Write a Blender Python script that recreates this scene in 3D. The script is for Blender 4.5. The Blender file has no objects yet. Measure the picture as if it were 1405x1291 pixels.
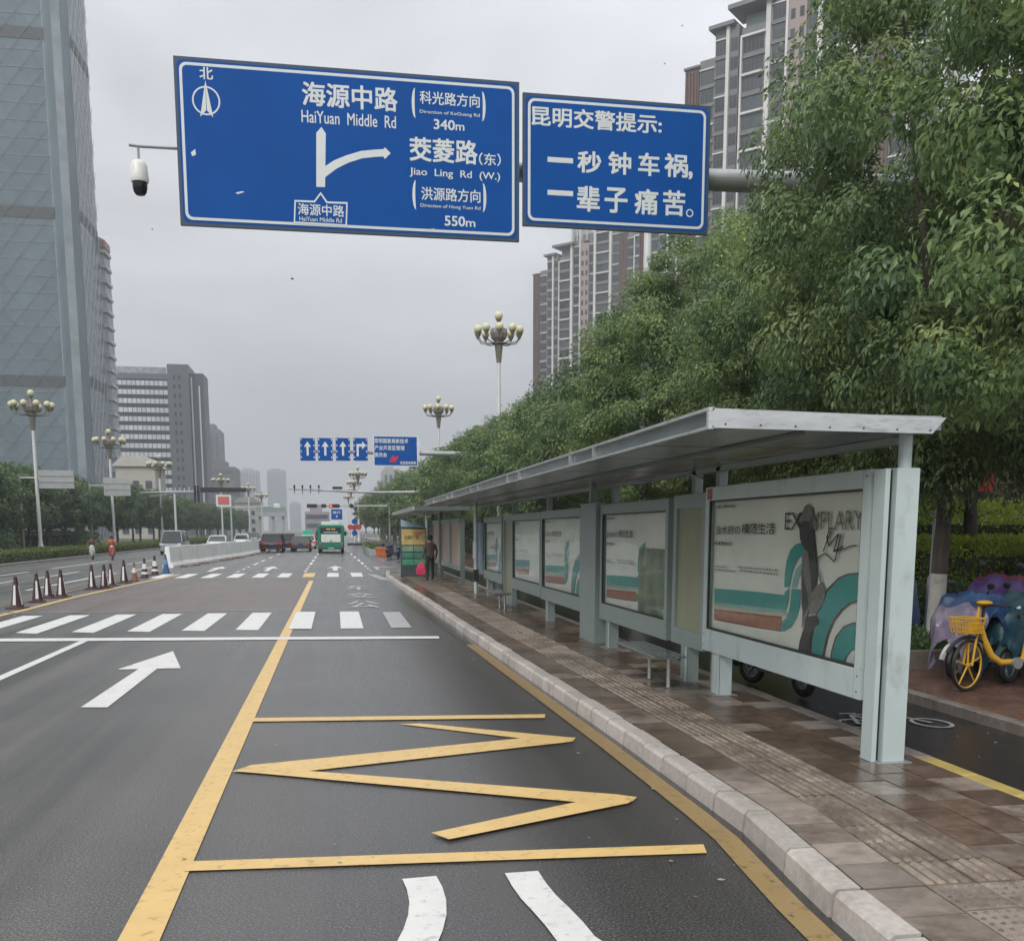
import bpy, math, random
import numpy as np
from mathutils import Vector, Matrix, noise as mnoise
random.seed(7)
rng = np.random.default_rng(11)
PI = math.pi
sc = bpy.context.scene
COL = sc.collection

# ------------------------------------------------------------------ camera
F, CX, CY, HV, VX, H = 1384., 705., 929., 727., 460., 2.0
pitch = math.atan((CY-HV)/F)
yaw = math.atan((CX-VX)*math.cos(pitch)/F)
cam = bpy.data.cameras.new('camera')
co = bpy.data.objects.new('camera', cam); COL.objects.link(co)
co.location = (0, 0, H)
co.rotation_euler = (PI/2-pitch, 0, -yaw)
cam.sensor_width = 36; cam.sensor_fit = 'HORIZONTAL'
cam.lens = 36*F/1405
cam.shift_x = (702.5-CX)/1405
cam.shift_y = (CY-645.5)/1405
cam.clip_start = .1; cam.clip_end = 6000
sc.camera = co
_f = np.array([math.sin(yaw)*math.cos(pitch), math.cos(yaw)*math.cos(pitch), -math.sin(pitch)])
_r = np.array([math.cos(yaw), -math.sin(yaw), 0.]); _u = np.cross(_r, _f)
def ray(u, v): return _f+(u-CX)/F*_r+(CY-v)/F*_u
def gnd(u, v, z=0.):
    r = ray(u, v); t = (z-H)/r[2]; return (r[0]*t, r[1]*t)
def atY(u, v, Y):
    r = ray(u, v); t = Y/r[1]; return (r[0]*t, H+r[2]*t)

# ------------------------------------------------------------------ world, sun, exposure
SUN_EL, SUN_AZ = math.radians(40), math.radians(216)
w = bpy.data.worlds.new('World'); sc.world = w; w.use_nodes = True
nt = w.node_tree; nt.nodes.clear()
def N(t, k, **kw):
    n = t.nodes.new(k)
    for a, b in kw.items(): setattr(n, a, b)
    return n
out = N(nt, 'ShaderNodeOutputWorld'); bg = N(nt, 'ShaderNodeBackground'); nt.links.new(bg.outputs[0], out.inputs[0])
bg.inputs[1].default_value = .1
sky = N(nt, 'ShaderNodeTexSky', sky_type='NISHITA'); sky.sun_disc = False
sky.sun_elevation = SUN_EL; sky.sun_rotation = SUN_AZ; sky.dust_density = 4; sky.air_density = 1.
tc = N(nt, 'ShaderNodeTexCoord'); sep = N(nt, 'ShaderNodeSeparateXYZ'); nt.links.new(tc.outputs['Generated'], sep.inputs[0])
zc = N(nt, 'ShaderNodeMath', operation='MAXIMUM'); nt.links.new(sep.outputs[2], zc.inputs[0]); zc.inputs[1].default_value = 0
ramp = N(nt, 'ShaderNodeValToRGB'); nt.links.new(zc.outputs[0], ramp.inputs[0])
ramp.color_ramp.interpolation = 'EASE'
SKYC = [(0., (.37, .39, .41)), (.10, (.38, .395, .42)), (.20, (.47, .485, .505)), (.34, (.55, .565, .59)), (.52, (.68, .70, .735)), (1., (1.25, 1.27, 1.30))]
el = ramp.color_ramp.elements
el[0].position = 0; el[0].color = (*SKYC[0][1], 1); el[1].position = 1; el[1].color = (*SKYC[-1][1], 1)
for p, c in SKYC[1:-1]:
    e = el.new(p); e.color = (*c, 1)
mp = N(nt, 'ShaderNodeMapping'); mp.inputs['Scale'].default_value = (1.0, 1.0, 2.6); nt.links.new(tc.outputs['Generated'], mp.inputs[0])
nz = N(nt, 'ShaderNodeTexNoise'); nz.inputs['Scale'].default_value = 2.6; nz.inputs['Detail'].default_value = 5; nz.inputs['Roughness'].default_value = .48; nz.inputs['Distortion'].default_value = .35
nt.links.new(mp.outputs[0], nz.inputs[0])
mr = N(nt, 'ShaderNodeMapRange'); nt.links.new(nz.outputs[0], mr.inputs[0])
mr.inputs[1].default_value = .32; mr.inputs[2].default_value = .68; mr.inputs[3].default_value = 8.8; mr.inputs[4].default_value = 13.2
vm = N(nt, 'ShaderNodeVectorMath', operation='SCALE'); nt.links.new(ramp.outputs[0], vm.inputs[0]); nt.links.new(mr.outputs[0], vm.inputs['Scale'])
mx = N(nt, 'ShaderNodeMixRGB'); mx.inputs[0].default_value = .94
nt.links.new(sky.outputs[0], mx.inputs[1]); nt.links.new(vm.outputs[0], mx.inputs[2]); nt.links.new(mx.outputs[0], bg.inputs[0])
sun = bpy.data.lights.new('sun', 'SUN'); so = bpy.data.objects.new('sun', sun); COL.objects.link(so)
sun.energy = 1.5; sun.angle = math.radians(30); sun.color = (1, .96, .9)
d = Vector((math.sin(SUN_AZ)*math.cos(SUN_EL), math.cos(SUN_AZ)*math.cos(SUN_EL), math.sin(SUN_EL)))
so.rotation_euler = d.to_track_quat('Z', 'Y').to_euler()
sc.view_settings.view_transform = 'Standard'; sc.view_settings.look = 'None'
sc.view_settings.exposure = 0.42; sc.view_settings.gamma = 1; sc.view_settings.use_curve_mapping = False
sc.cycles.use_denoising = True
sc.cycles.max_bounces = 7; sc.cycles.transparent_max_bounces = 10
sc.cycles.volume_bounces = 0; sc.cycles.diffuse_bounces = 3; sc.cycles.glossy_bounces = 3
sc.cycles.sample_clamp_indirect = 4

# ------------------------------------------------------------------ materials
MATS = {}
def mat(name, col, rough=.6, metal=0., var=.12, scale=6., bump=0., bscale=None, spec=.5, dirt=0., dirtcol=(.06, .055, .045), dscale=1.5,
        rvar=0., coord='Object', alpha=None, randv=0., stretch=None, emit=None, dth=(.5, .72)):
    """principled material: colour with fine noise, optional dirt patches with their own outline, bump, wetness variation"""
    if name in MATS: return MATS[name]
    m = bpy.data.materials.new(name); m.use_nodes = True; t = m.node_tree; L = t.links
    b = t.nodes['Principled BSDF']; MATS[name] = m
    b.inputs['Roughness'].default_value = rough; b.inputs['Metallic'].default_value = metal
    b.inputs['Specular IOR Level'].default_value = spec
    tc = N(t, 'ShaderNodeTexCoord'); src = tc.outputs[coord]
    if coord == 'World':
        pass
    if stretch:
        mp = N(t, 'ShaderNodeMapping'); mp.inputs['Scale'].default_value = stretch; L.new(src, mp.inputs[0]); src = mp.outputs[0]
    n1 = N(t, 'ShaderNodeTexNoise'); n1.inputs['Scale'].default_value = scale; n1.inputs['Detail'].default_value = 6; n1.inputs['Roughness'].default_value = .6; L.new(src, n1.inputs[0])
    r = N(t, 'ShaderNodeMapRange'); L.new(n1.outputs[0], r.inputs[0]); r.inputs[1].default_value = .3; r.inputs[2].default_value = .7
    r.inputs[3].default_value = 1-var; r.inputs[4].default_value = 1+var
    fac = r.outputs[0]
    if randv:
        oi = N(t, 'ShaderNodeObjectInfo'); r2 = N(t, 'ShaderNodeMapRange'); L.new(oi.outputs['Random'], r2.inputs[0]); r2.inputs[3].default_value = 1-randv; r2.inputs[4].default_value = 1+randv
        mm = N(t, 'ShaderNodeMath', operation='MULTIPLY'); L.new(fac, mm.inputs[0]); L.new(r2.outputs[0], mm.inputs[1]); fac = mm.outputs[0]
    s = N(t, 'ShaderNodeVectorMath', operation='SCALE'); s.inputs[0].default_value = col; L.new(fac, s.inputs['Scale'])
    cur = s.outputs[0]
    if dirt:
        n2 = N(t, 'ShaderNodeTexNoise'); n2.inputs['Scale'].default_value = dscale; n2.inputs['Detail'].default_value = 8; n2.inputs['Roughness'].default_value = .65
        L.new(src, n2.inputs[0])
        r3 = N(t, 'ShaderNodeMapRange'); L.new(n2.outputs[0], r3.inputs[0]); r3.inputs[1].default_value = dth[0]; r3.inputs[2].default_value = dth[1]; r3.inputs[3].default_value = 0; r3.inputs[4].default_value = dirt
        mx = N(t, 'ShaderNodeMixRGB'); L.new(r3.outputs[0], mx.inputs[0]); L.new(cur, mx.inputs[1]); mx.inputs[2].default_value = (*dirtcol, 1); cur = mx.outputs[0]
    L.new(cur, b.inputs['Base Color'])
    if rvar:
        n3 = N(t, 'ShaderNodeTexNoise'); n3.inputs['Scale'].default_value = .55; n3.inputs['Detail'].default_value = 4; L.new(src, n3.inputs[0])
        r4 = N(t, 'ShaderNodeMapRange'); L.new(n3.outputs[0], r4.inputs[0]); r4.inputs[1].default_value = .35; r4.inputs[2].default_value = .65
        r4.inputs[3].default_value = max(.04, rough-rvar); r4.inputs[4].default_value = rough+rvar; L.new(r4.outputs[0], b.inputs['Roughness'])
    if bump:
        n4 = N(t, 'ShaderNodeTexNoise'); n4.inputs['Scale'].default_value = bscale or scale*4; n4.inputs['Detail'].default_value = 4; L.new(src, n4.inputs[0])
        bp = N(t, 'ShaderNodeBump'); bp.inputs['Strength'].default_value = bump; bp.inputs['Distance'].default_value = .01; L.new(n4.outputs[0], bp.inputs['Height']); L.new(bp.outputs[0], b.inputs['Normal'])
    if alpha is not None: b.inputs['Alpha'].default_value = alpha
    if emit:
        b.inputs['Emission Color'].default_value = (*emit[0], 1); b.inputs['Emission Strength'].default_value = emit[1]
    return m

def glassmat(name, tint=(.95, .98, .96), ref=.012):
    m = bpy.data.materials.new(name); m.use_nodes = True; t = m.node_tree; L = t.links; t.nodes.clear()
    o = N(t, 'ShaderNodeOutputMaterial'); tr = N(t, 'ShaderNodeBsdfTransparent'); tr.inputs[0].default_value = (*tint, 1)
    g = N(t, 'ShaderNodeBsdfGlossy'); g.inputs['Roughness'].default_value = .06
    fr = N(t, 'ShaderNodeFresnel'); fr.inputs[0].default_value = 1.28
    a = N(t, 'ShaderNodeMath', operation='ADD'); L.new(fr.outputs[0], a.inputs[0]); a.inputs[1].default_value = ref; a.use_clamp = True
    # faint ripple so reflections bend as on a real pane
    tc = N(t, 'ShaderNodeTexCoord'); n4 = N(t, 'ShaderNodeTexNoise'); n4.inputs['Scale'].default_value = 1.3; L.new(tc.outputs['Object'], n4.inputs[0])
    bp = N(t, 'ShaderNodeBump'); bp.inputs['Strength'].default_value = .15; bp.inputs['Distance'].default_value = .05; L.new(n4.outputs[0], bp.inputs['Height']); L.new(bp.outputs[0], g.inputs['Normal'])
    mx = N(t, 'ShaderNodeMixShader'); L.new(a.outputs[0], mx.inputs[0]); L.new(tr.outputs[0], mx.inputs[1]); L.new(g.outputs[0], mx.inputs[2]); L.new(mx.outputs[0], o.inputs[0])
    return m

def asphalt(name, c0, c1, rough, wet):
    m = bpy.data.materials.new(name); m.use_nodes = True; t = m.node_tree; L = t.links; b = t.nodes['Principled BSDF']
    tc = N(t, 'ShaderNodeTexCoord'); src = tc.outputs['Object']
    n1 = N(t, 'ShaderNodeTexNoise'); n1.inputs['Scale'].default_value = 70; n1.inputs['Detail'].default_value = 4; n1.inputs['Roughness'].default_value = .75; L.new(src, n1.inputs[0])
    cr = N(t, 'ShaderNodeValToRGB'); L.new(n1.outputs[0], cr.inputs[0]); e = cr.color_ramp.elements
    e[0].position = .36; e[0].color = (c0[0]*.6, c0[1]*.6, c0[2]*.6, 1); e[1].position = .60; e[1].color = (*c1, 1)
    sp = e.new(.68); sp.color = (c1[0]*2.6, c1[1]*2.6, c1[2]*2.6, 1)
    n2 = N(t, 'ShaderNodeTexNoise'); n2.inputs['Scale'].default_value = .35; n2.inputs['Detail'].default_value = 7; n2.inputs['Roughness'].default_value = .6; L.new(src, n2.inputs[0])
    r2 = N(t, 'ShaderNodeMapRange'); L.new(n2.outputs[0], r2.inputs[0]); r2.inputs[1].default_value = .3; r2.inputs[2].default_value = .7; r2.inputs[3].default_value = .84; r2.inputs[4].default_value = 1.14
    # tyre tracks: long streaks along the lane
    mp = N(t, 'ShaderNodeMapping'); mp.inputs['Scale'].default_value = (1.3, .03, 1); L.new(src, mp.inputs[0])
    n5 = N(t, 'ShaderNodeTexNoise'); n5.inputs['Scale'].default_value = 1.2; n5.inputs['Detail'].default_value = 4; L.new(mp.outputs[0], n5.inputs[0])
    r5 = N(t, 'ShaderNodeMapRange'); L.new(n5.outputs[0], r5.inputs[0]); r5.inputs[1].default_value = .35; r5.inputs[2].default_value = .65; r5.inputs[3].default_value = .80; r5.inputs[4].default_value = 1.15
    mm = N(t, 'ShaderNodeMath', operation='MULTIPLY'); L.new(r2.outputs[0], mm.inputs[0]); L.new(r5.outputs[0], mm.inputs[1])
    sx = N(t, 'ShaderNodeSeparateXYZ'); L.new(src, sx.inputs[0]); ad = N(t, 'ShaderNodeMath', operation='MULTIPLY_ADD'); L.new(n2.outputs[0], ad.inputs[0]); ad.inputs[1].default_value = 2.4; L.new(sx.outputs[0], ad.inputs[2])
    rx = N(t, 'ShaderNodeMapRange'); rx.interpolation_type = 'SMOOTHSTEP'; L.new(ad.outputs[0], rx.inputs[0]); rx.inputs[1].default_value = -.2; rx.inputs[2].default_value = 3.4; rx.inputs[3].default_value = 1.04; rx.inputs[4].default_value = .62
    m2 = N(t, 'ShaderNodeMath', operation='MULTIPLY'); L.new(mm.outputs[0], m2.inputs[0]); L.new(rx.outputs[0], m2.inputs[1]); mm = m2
    s = N(t, 'ShaderNodeVectorMath', operation='SCALE'); L.new(cr.outputs[0], s.inputs[0]); L.new(mm.outputs[0], s.inputs['Scale']); L.new(s.outputs[0], b.inputs['Base Color'])
    r6 = N(t, 'ShaderNodeMapRange'); L.new(n5.outputs[0], r6.inputs[0]); r6.inputs[1].default_value = .35; r6.inputs[2].default_value = .65; r6.inputs[3].default_value = rough-wet; r6.inputs[4].default_value = rough+wet
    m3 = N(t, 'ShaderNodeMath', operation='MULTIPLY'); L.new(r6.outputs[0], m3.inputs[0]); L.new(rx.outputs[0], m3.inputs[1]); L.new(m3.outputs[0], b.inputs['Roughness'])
    n4 = N(t, 'ShaderNodeTexNoise'); n4.inputs['Scale'].default_value = 120; n4.inputs['Detail'].default_value = 2; L.new(src, n4.inputs[0])
    bp = N(t, 'ShaderNodeBump'); bp.inputs['Strength'].default_value = .5; bp.inputs['Distance'].default_value = .004; L.new(n4.outputs[0], bp.inputs['Height']); L.new(bp.outputs[0], b.inputs['Normal'])
    return m

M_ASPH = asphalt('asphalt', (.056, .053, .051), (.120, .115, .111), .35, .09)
M_ASPH2 = asphalt('warm_asphalt', (.085, .068, .06), (.15, .125, .112), .42, .07)
M_CYCLE = asphalt('wet_dark_asphalt', (.018, .018, .019), (.045, .044, .045), .26, .08)
M_WET = mat('wet_gutter', (.035, .034, .033), .16, var=.3, scale=8, dirt=.5, dirtcol=(.02, .02, .015), rvar=.08)
def paint(name, col, wear=.35, rough=.45):
    """road paint: worn away to the asphalt in speckles and streaks"""
    m = mat(name, col, rough, var=.07, scale=3, dirt=wear, dirtcol=(col[0]*.3, col[1]*.3, col[2]*.35), dscale=13, bump=.35, bscale=60, dth=(.55, .70))
    return m
P_WHITE = paint('white_road_paint', (.60, .60, .58), .55); P_YEL = paint('yellow_road_paint', (.60, .41, .16), .6)
P_YELD = paint('faded_yellow_paint', (.27, .185, .08), .95, .35); P_PALE = paint('faint_white_paint', (.33, .33, .33), .7)
M_TILE = mat('paving_tile', (.138, .097, .075), .22, var=.26, scale=7, bump=.4, bscale=50, dirt=.85, dirtcol=(.055, .036, .024), dscale=1.9, rvar=.17, randv=.26, dth=(.44, .66))
M_TILEG = mat('paving_stone', (.235, .195, .168), .34, var=.22, scale=7, bump=.4, bscale=50, dirt=.85, dirtcol=(.07, .045, .03), dscale=1.9, rvar=.17, randv=.2, dth=(.48, .66))
M_TACT = mat('tactile_tile', (.26, .215, .17), .45, var=.3, scale=14, bump=.4, bscale=60, dirt=.92, dirtcol=(.09, .065, .048), dscale=2.2, rvar=.14, randv=.2, dth=(.42, .62))
M_TBED = mat('tactile_bed', (.15, .115, .09), .4, var=.3, scale=9, bump=.35, bscale=60, dirt=.7, dirtcol=(.05, .035, .027), dscale=3, rvar=.14, randv=.15)
M_JOINT = mat('joint_mortar', (.045, .036, .03), .6, var=.3)
M_KERB = mat('kerb_granite', (.40, .365, .34), .5, var=.16, scale=25, bump=.3, bscale=120, dirt=.6, dirtcol=(.17, .14, .12), dscale=2.6, randv=.14)
M_KERBD = mat('old_kerb_stone', (.20, .175, .155), .4, var=.2, scale=20, bump=.3, dirt=.7, dirtcol=(.07, .05, .04), dscale=2.2, randv=.2)
M_SIDE = mat('wet_red_paving', (.13, .078, .06), .25, var=.3, scale=3, dirt=.6, dirtcol=(.035, .025, .02), dscale=1.1, rvar=.12, bump=.2)
M_SOIL = mat('soil', (.055, .045, .03), .9, var=.4, scale=5, bump=.6)
M_GROUND = mat('far_ground', (.09, .095, .075), .9, var=.3, scale=.05)
M_GSTEEL = mat('green_grey_steel', (.27, .335, .32), .36, .25, var=.05, scale=2, dirt=.35, dirtcol=(.2, .22, .2), dscale=4, bump=.03)
M_LSTEEL = mat('pale_painted_steel', (.50, .59, .59), .36, .2, var=.07, scale=2, dirt=.75, dirtcol=(.20, .20, .18), dscale=2.6, dth=(.55, .80), stretch=(1, 1, .55))
M_DSTEEL = mat('dark_green_steel', (.12, .155, .145), .4, .3, var=.1, scale=3, dirt=.3)
M_ALU = mat('brushed_aluminium', (.68, .70, .70), .3, .8, var=.12, scale=3, stretch=(1, 1, 5), dirt=.5, dirtcol=(.14, .15, .14), dscale=5)
M_CEIL = mat('ceiling_sheet', (.33, .36, .35), .27, .75, var=.2, scale=2, stretch=(3, .4, 1), dirt=.55, dirtcol=(.12, .12, .10), dscale=2.5)
M_STAIN = mat('stainless_steel', (.45, .44, .42), .28, .9, var=.1, scale=8)
M_BLACK = mat('black_rubber', (.012, .012, .013), .55, var=.2, bump=.1)
M_BPLAS = mat('black_plastic', (.018, .018, .02), .35, var=.2)
M_DARK = mat('dark_recess', (.02, .024, .023), .5, var=.2)
M_SCREW = mat('screw', (.08, .08, .08), .4, .8)
M_WHITE = mat('white_enamel', (.68, .69, .67), .35, var=.05, dirt=.45, dirtcol=(.3, .28, .24), dscale=3)
M_GREY = mat('grey_metal', (.30, .31, .32), .42, .5, var=.08)
M_SBLUE = mat('sign_blue', (.002, .070, .30), .5, var=.07, scale=1.2, dirt=.12, dirtcol=(.01, .09, .30), dscale=2, spec=.15)
M_SEDGE = mat('sign_edge', (.03, .06, .11), .5, var=.1)
M_SWHITE = mat('sign_white', (.62, .66, .66), .45, var=.04)
M_SBACK = mat('sign_back', (.36, .38, .38), .5, .3, var=.1, dirt=.3)
M_RED = mat('red_light', (.5, .02, .02), .4, emit=((1, .04, .02), 2.2))
M_REDP = mat('red_plastic', (.45, .03, .03), .4, var=.1)
M_GLASS = glassmat('display_glass')
M_POSTER = mat('poster_paper', (.86, .86, .79), .5, var=.05, scale=1.5, dirt=.2, dirtcol=(.38, .40, .34), dscale=1.1)
M_TEAL = mat('print_teal', (.07, .36, .34), .5, var=.12, scale=3); M_TEALD = mat('print_pale_teal', (.28, .5, .48), .5, var=.08)
M_ORANGE = mat('print_terracotta', (.44, .19, .12), .5, var=.12); M_CREAM = mat('print_cream', (.62, .52, .36), .5, var=.06)
M_MAROON = mat('print_maroon', (.16, .07, .07), .5); M_INK = mat('print_ink', (.07, .065, .065), .5, var=.2); M_INKG = mat('print_grey', (.24, .23, .21), .5, var=.3, scale=20)
M_OLIVE = mat('frosted_olive', (.24, .25, .16), .3, var=.18, scale=1.2, stretch=(1, 1, .3))

# ------------------------------------------------------------------ mesh helpers
class MB:
    def __init__(s): s.v = []; s.f = []; s.m = []; s.cur = 0; s.M = None
    def add(s, vs, fs):
        o = len(s.v)
        if s.M is not None: vs = [tuple(s.M @ Vector(p)) for p in vs]
        s.v += [tuple(p) for p in vs]; s.f += [tuple(i+o for i in f) for f in fs]; s.m += [s.cur]*len(fs); return s
    def bx(s, x0, x1, y0, y1, z0, z1, bev=0.):
        if bev <= 0:
            return s.add([(x0, y0, z0), (x1, y0, z0), (x1, y1, z0), (x0, y1, z0), (x0, y0, z1), (x1, y0, z1), (x1, y1, z1), (x0, y1, z1)],
                         [(0, 3, 2, 1), (4, 5, 6, 7), (0, 1, 5, 4), (1, 2, 6, 5), (2, 3, 7, 6), (3, 0, 4, 7)])
        b = bev; vs = []
        for z, k in ((z0, 0), (z1-b, 0), (z1, b)):
            vs += [(x0+k, y0+k, z), (x1-k, y0+k, z), (x1-k, y1-k, z), (x0+k, y1-k, z)]
        fs = [(0, 3, 2, 1), (8, 9, 10, 11)]
        for l in (0, 4):
            for i in range(4): fs.append((l+i, l+(i+1) % 4, l+4+(i+1) % 4, l+4+i))
        return s.add(vs, fs)
    def tube(s, pts, r, n=8, cap=True):
        pts = [Vector(p) for p in pts]; rs = r if isinstance(r, (list, tuple)) else [r]*len(pts)
        vs = []; fs = []; a = None
        for i, p in enumerate(pts):
            d = (pts[min(i+1, len(pts)-1)]-pts[max(i-1, 0)]).normalized()
            if a is None:
                a = d.orthogonal().normalized()
            else:
                a = (a-d*a.dot(d)).normalized()
            b = d.cross(a)
            for k in range(n):
                t = 2*PI*k/n; vs.append(p+(a*math.cos(t)+b*math.sin(t))*rs[i])
        for i in range(len(pts)-1):
            for k in range(n):
                fs.append((i*n+k, i*n+(k+1) % n, (i+1)*n+(k+1) % n, (i+1)*n+k))
        if cap: fs.append(tuple(range(n-1, -1, -1))); fs.append(tuple((len(pts)-1)*n+k for k in range(n)))
        return s.add(vs, fs)
    def lathe(s, prof, c=(0, 0, 0), n=16, axis='z', cap=True):
        vs = []; fs = []
        for r, h in prof:
            for k in range(n):
                t = 2*PI*k/n; a, b = r*math.cos(t), r*math.sin(t)
                vs.append({'z': (c[0]+a, c[1]+b, c[2]+h), 'y': (c[0]+a, c[1]+h, c[2]+b), 'x': (c[0]+h, c[1]+a, c[2]+b)}[axis])
        for i in range(len(prof)-1):
            for k in range(n): fs.append((i*n+k, i*n+(k+1) % n, (i+1)*n+(k+1) % n, (i+1)*n+k))
        if cap: fs.append(tuple(range(n-1, -1, -1))); fs.append(tuple((len(prof)-1)*n+k for k in range(n)))
        return s.add(vs, fs)
    def ball(s, c, r, n=12, sq=(1, 1, 1)):
        pr = [(max(1e-4, math.sin(PI*i/(n//2+1)))*r, -math.cos(PI*i/(n//2+1))*r) for i in range(n//2+2)]
        o = len(s.v); s.lathe(pr, (0, 0, 0), n)
        M = s.M
        for i in range(o, len(s.v)):
            p = s.v[i]
            if M is not None: p = tuple(M.inverted() @ Vector(p))
            p = (c[0]+p[0]*sq[0], c[1]+p[1]*sq[1], c[2]+p[2]*sq[2])
            s.v[i] = tuple(M @ Vector(p)) if M is not None else p
        return s
    def ring(s, c, R, r, axis='x', n=24, m=8, a0=0, a1=2*PI):
        pts = []
        full = abs(a1-a0-2*PI) < 1e-6
        for i in range(n+1):
            t = a0+(a1-a0)*i/n; a, b = R*math.cos(t), R*math.sin(t)
            pts.append({'x': (c[0], c[1]+a, c[2]+b), 'y': (c[0]+a, c[1], c[2]+b), 'z': (c[0]+a, c[1]+b, c[2])}[axis])
        return s.tube(pts, r, m, cap=not full)
    def prism(s, poly, h0, h1, fn):
        """poly: 2-D points, fn(a,b,h) -> 3-D point"""
        n = len(poly); vs = [fn(a, b, h0) for a, b in poly]+[fn(a, b, h1) for a, b in poly]
        fs = [tuple(range(n-1, -1, -1)), tuple(range(n, 2*n))]+[(i, (i+1) % n, n+(i+1) % n, n+i) for i in range(n)]
        return s.add(vs, fs)
    def flat(s, poly): return s.add(poly, [tuple(range(len(poly)))])
    def loft(s, rings, cap=True):
        n = len(rings[0]); vs = [p for r in rings for p in r]; fs = []
        for i in range(len(rings)-1):
            for k in range(n): fs.append((i*n+k, i*n+(k+1) % n, (i+1)*n+(k+1) % n, (i+1)*n+k))
        if cap: fs.append(tuple(range(n-1, -1, -1))); fs.append(tuple((len(rings)-1)*n+k for k in range(n)))
        return s.add(vs, fs)
    def mesh(s, name, mats, smooth=False):
        me = bpy.data.meshes.new(name); me.from_pydata(s.v, [], s.f)
        for m in (mats if isinstance(mats, (list, tuple)) else [mats]): me.materials.append(m)
        if len(me.materials) > 1: me.polygons.foreach_set('material_index', s.m)
        if smooth: me.polygons.foreach_set('use_smooth', [True]*len(me.polygons)); me.set_sharp_from_angle(angle=math.radians(40))
        me.update(); return me
    def build(s, name, mats, parent=None, smooth=False, **kw):
        return obj(name, s.mesh(name, mats, smooth), parent, **kw)
def obj(name, me, parent=None, loc=None, rz=0, kind=None):
    o = bpy.data.objects.new(name, me); COL.objects.link(o); o.parent = parent
    if loc: o.location = loc
    if rz: o.rotation_euler[2] = rz
    if kind: o['kind'] = kind
    return o
def tag(o, label, cat, group=None):
    o['label'] = label; o['category'] = cat
    if group: o['group'] = group
    return o
def thing(name, label, cat, loc=(0, 0, 0), rz=0, group=None):
    o = obj(name, None, None, loc, rz); return tag(o, label, cat, group)
def struct(name, mb, m, parent=None, **kw):
    return mb.build(name, m, parent, kind='structure', **kw)
KIDS = {}
def copy_tree(o, loc=None, rz=None, scale=None, label=None, parent=None):
    c = o.copy(); COL.objects.link(c)
    if parent: c.parent = parent
    if loc is not None: c.location = loc
    if rz is not None: c.rotation_euler[2] = rz
    if scale is not None: c.scale = (scale,)*3
    if label: c['label'] = label
    for ch in list(o.children): copy_tree(ch, parent=c)
    return c
_tc = {}
def text(s, org, xd, yd, w, h, m, parent=None, name='lettering', bold=.012, depth=.0):
    """lettering fitted into the w x h box whose lower left corner is org; bold letters are thickened copies a hair apart"""
    if s not in _tc:
        c = bpy.data.curves.new('t', 'FONT'); c.body = s; c.size = 1; c.resolution_u = 3
        o = bpy.data.objects.new('t', c); me = bpy.data.meshes.new_from_object(o)
        n = len(me.vertices); a = np.empty(n*3); me.vertices.foreach_get('co', a); a = a.reshape(-1, 3)
        fs = [tuple(p.vertices) for p in me.polygons]; bpy.data.objects.remove(o); _tc[s] = (a, fs)
    a, fs = _tc[s]
    if len(a) == 0: return None
    B = max(0, bold)*.55
    lo, hi = a.min(0)-B, a.max(0)+B; W, Hh = hi[0]-lo[0], max(hi[1]-lo[1], 1e-4)
    xd = Vector(xd); yd = Vector(yd); org = Vector(org); nrm = xd.cross(yd)
    sx = w/W; sy = (h/Hh) if h else sx
    b = MB()
    for i, (ox, oy) in enumerate([(0, 0)] if B == 0 else [(0, 0), (-B, -B), (B, -B), (-B, B), (B, B)]):
        b.add([org+xd*((p[0]+ox-lo[0])*sx)+yd*((p[1]+oy-lo[1])*sy)+nrm*(depth+.0004*i) for p in a], fs)
    return b.build(name, m, parent)

# ------------------------------------------------------------------ ground, road, paving
g = MB(); g.flat([(-4000, -500, -.16), (4000, -500, -.16), (4000, 6000, -.16), (-4000, 6000, -.16)]); struct('ground', g, M_GROUND)
def kx(y):
    return float(np.interp(y, [0, 2.5, 4.05, 4.65, 5.38, 6.17, 8.9, 18, 28, 37, 43, 47.5, 49], [2.3, 2.38, 2.47, 2.50, 2.57, 2.65, 2.63, 2.45, 2.32, 2.12, 2.05, 2.3, 2.7]))
# road surface as one sheet
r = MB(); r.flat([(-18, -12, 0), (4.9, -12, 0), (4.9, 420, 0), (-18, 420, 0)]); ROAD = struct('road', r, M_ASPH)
r = MB(); r.flat([(-7.75, 26.2, .003), (-1.12, 26.0, .003), (-1.12, 43.6, .003), (-7.0, 43.9, .003)]); struct('worn_road_patch', r, M_ASPH2)
r = MB()
for k in range(24):
    y = 26.7+k*.72; r.flat([(-7.7, y, .0045), (-1.14, y-.1, .0045), (-1.14, y-.04, .0045), (-7.7, y+.05, .0045)])
struct('road_groove', r, mat('groove_asphalt', (.2, .17, .155), .5, var=.25, scale=4), ROAD)
r = MB(); r.flat([(4.7, -12, .004), (6.56, -12, .004), (6.56, 200, .004), (4.7, 200, .004)]); struct('cycle_lane', r, M_CYCLE)
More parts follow.
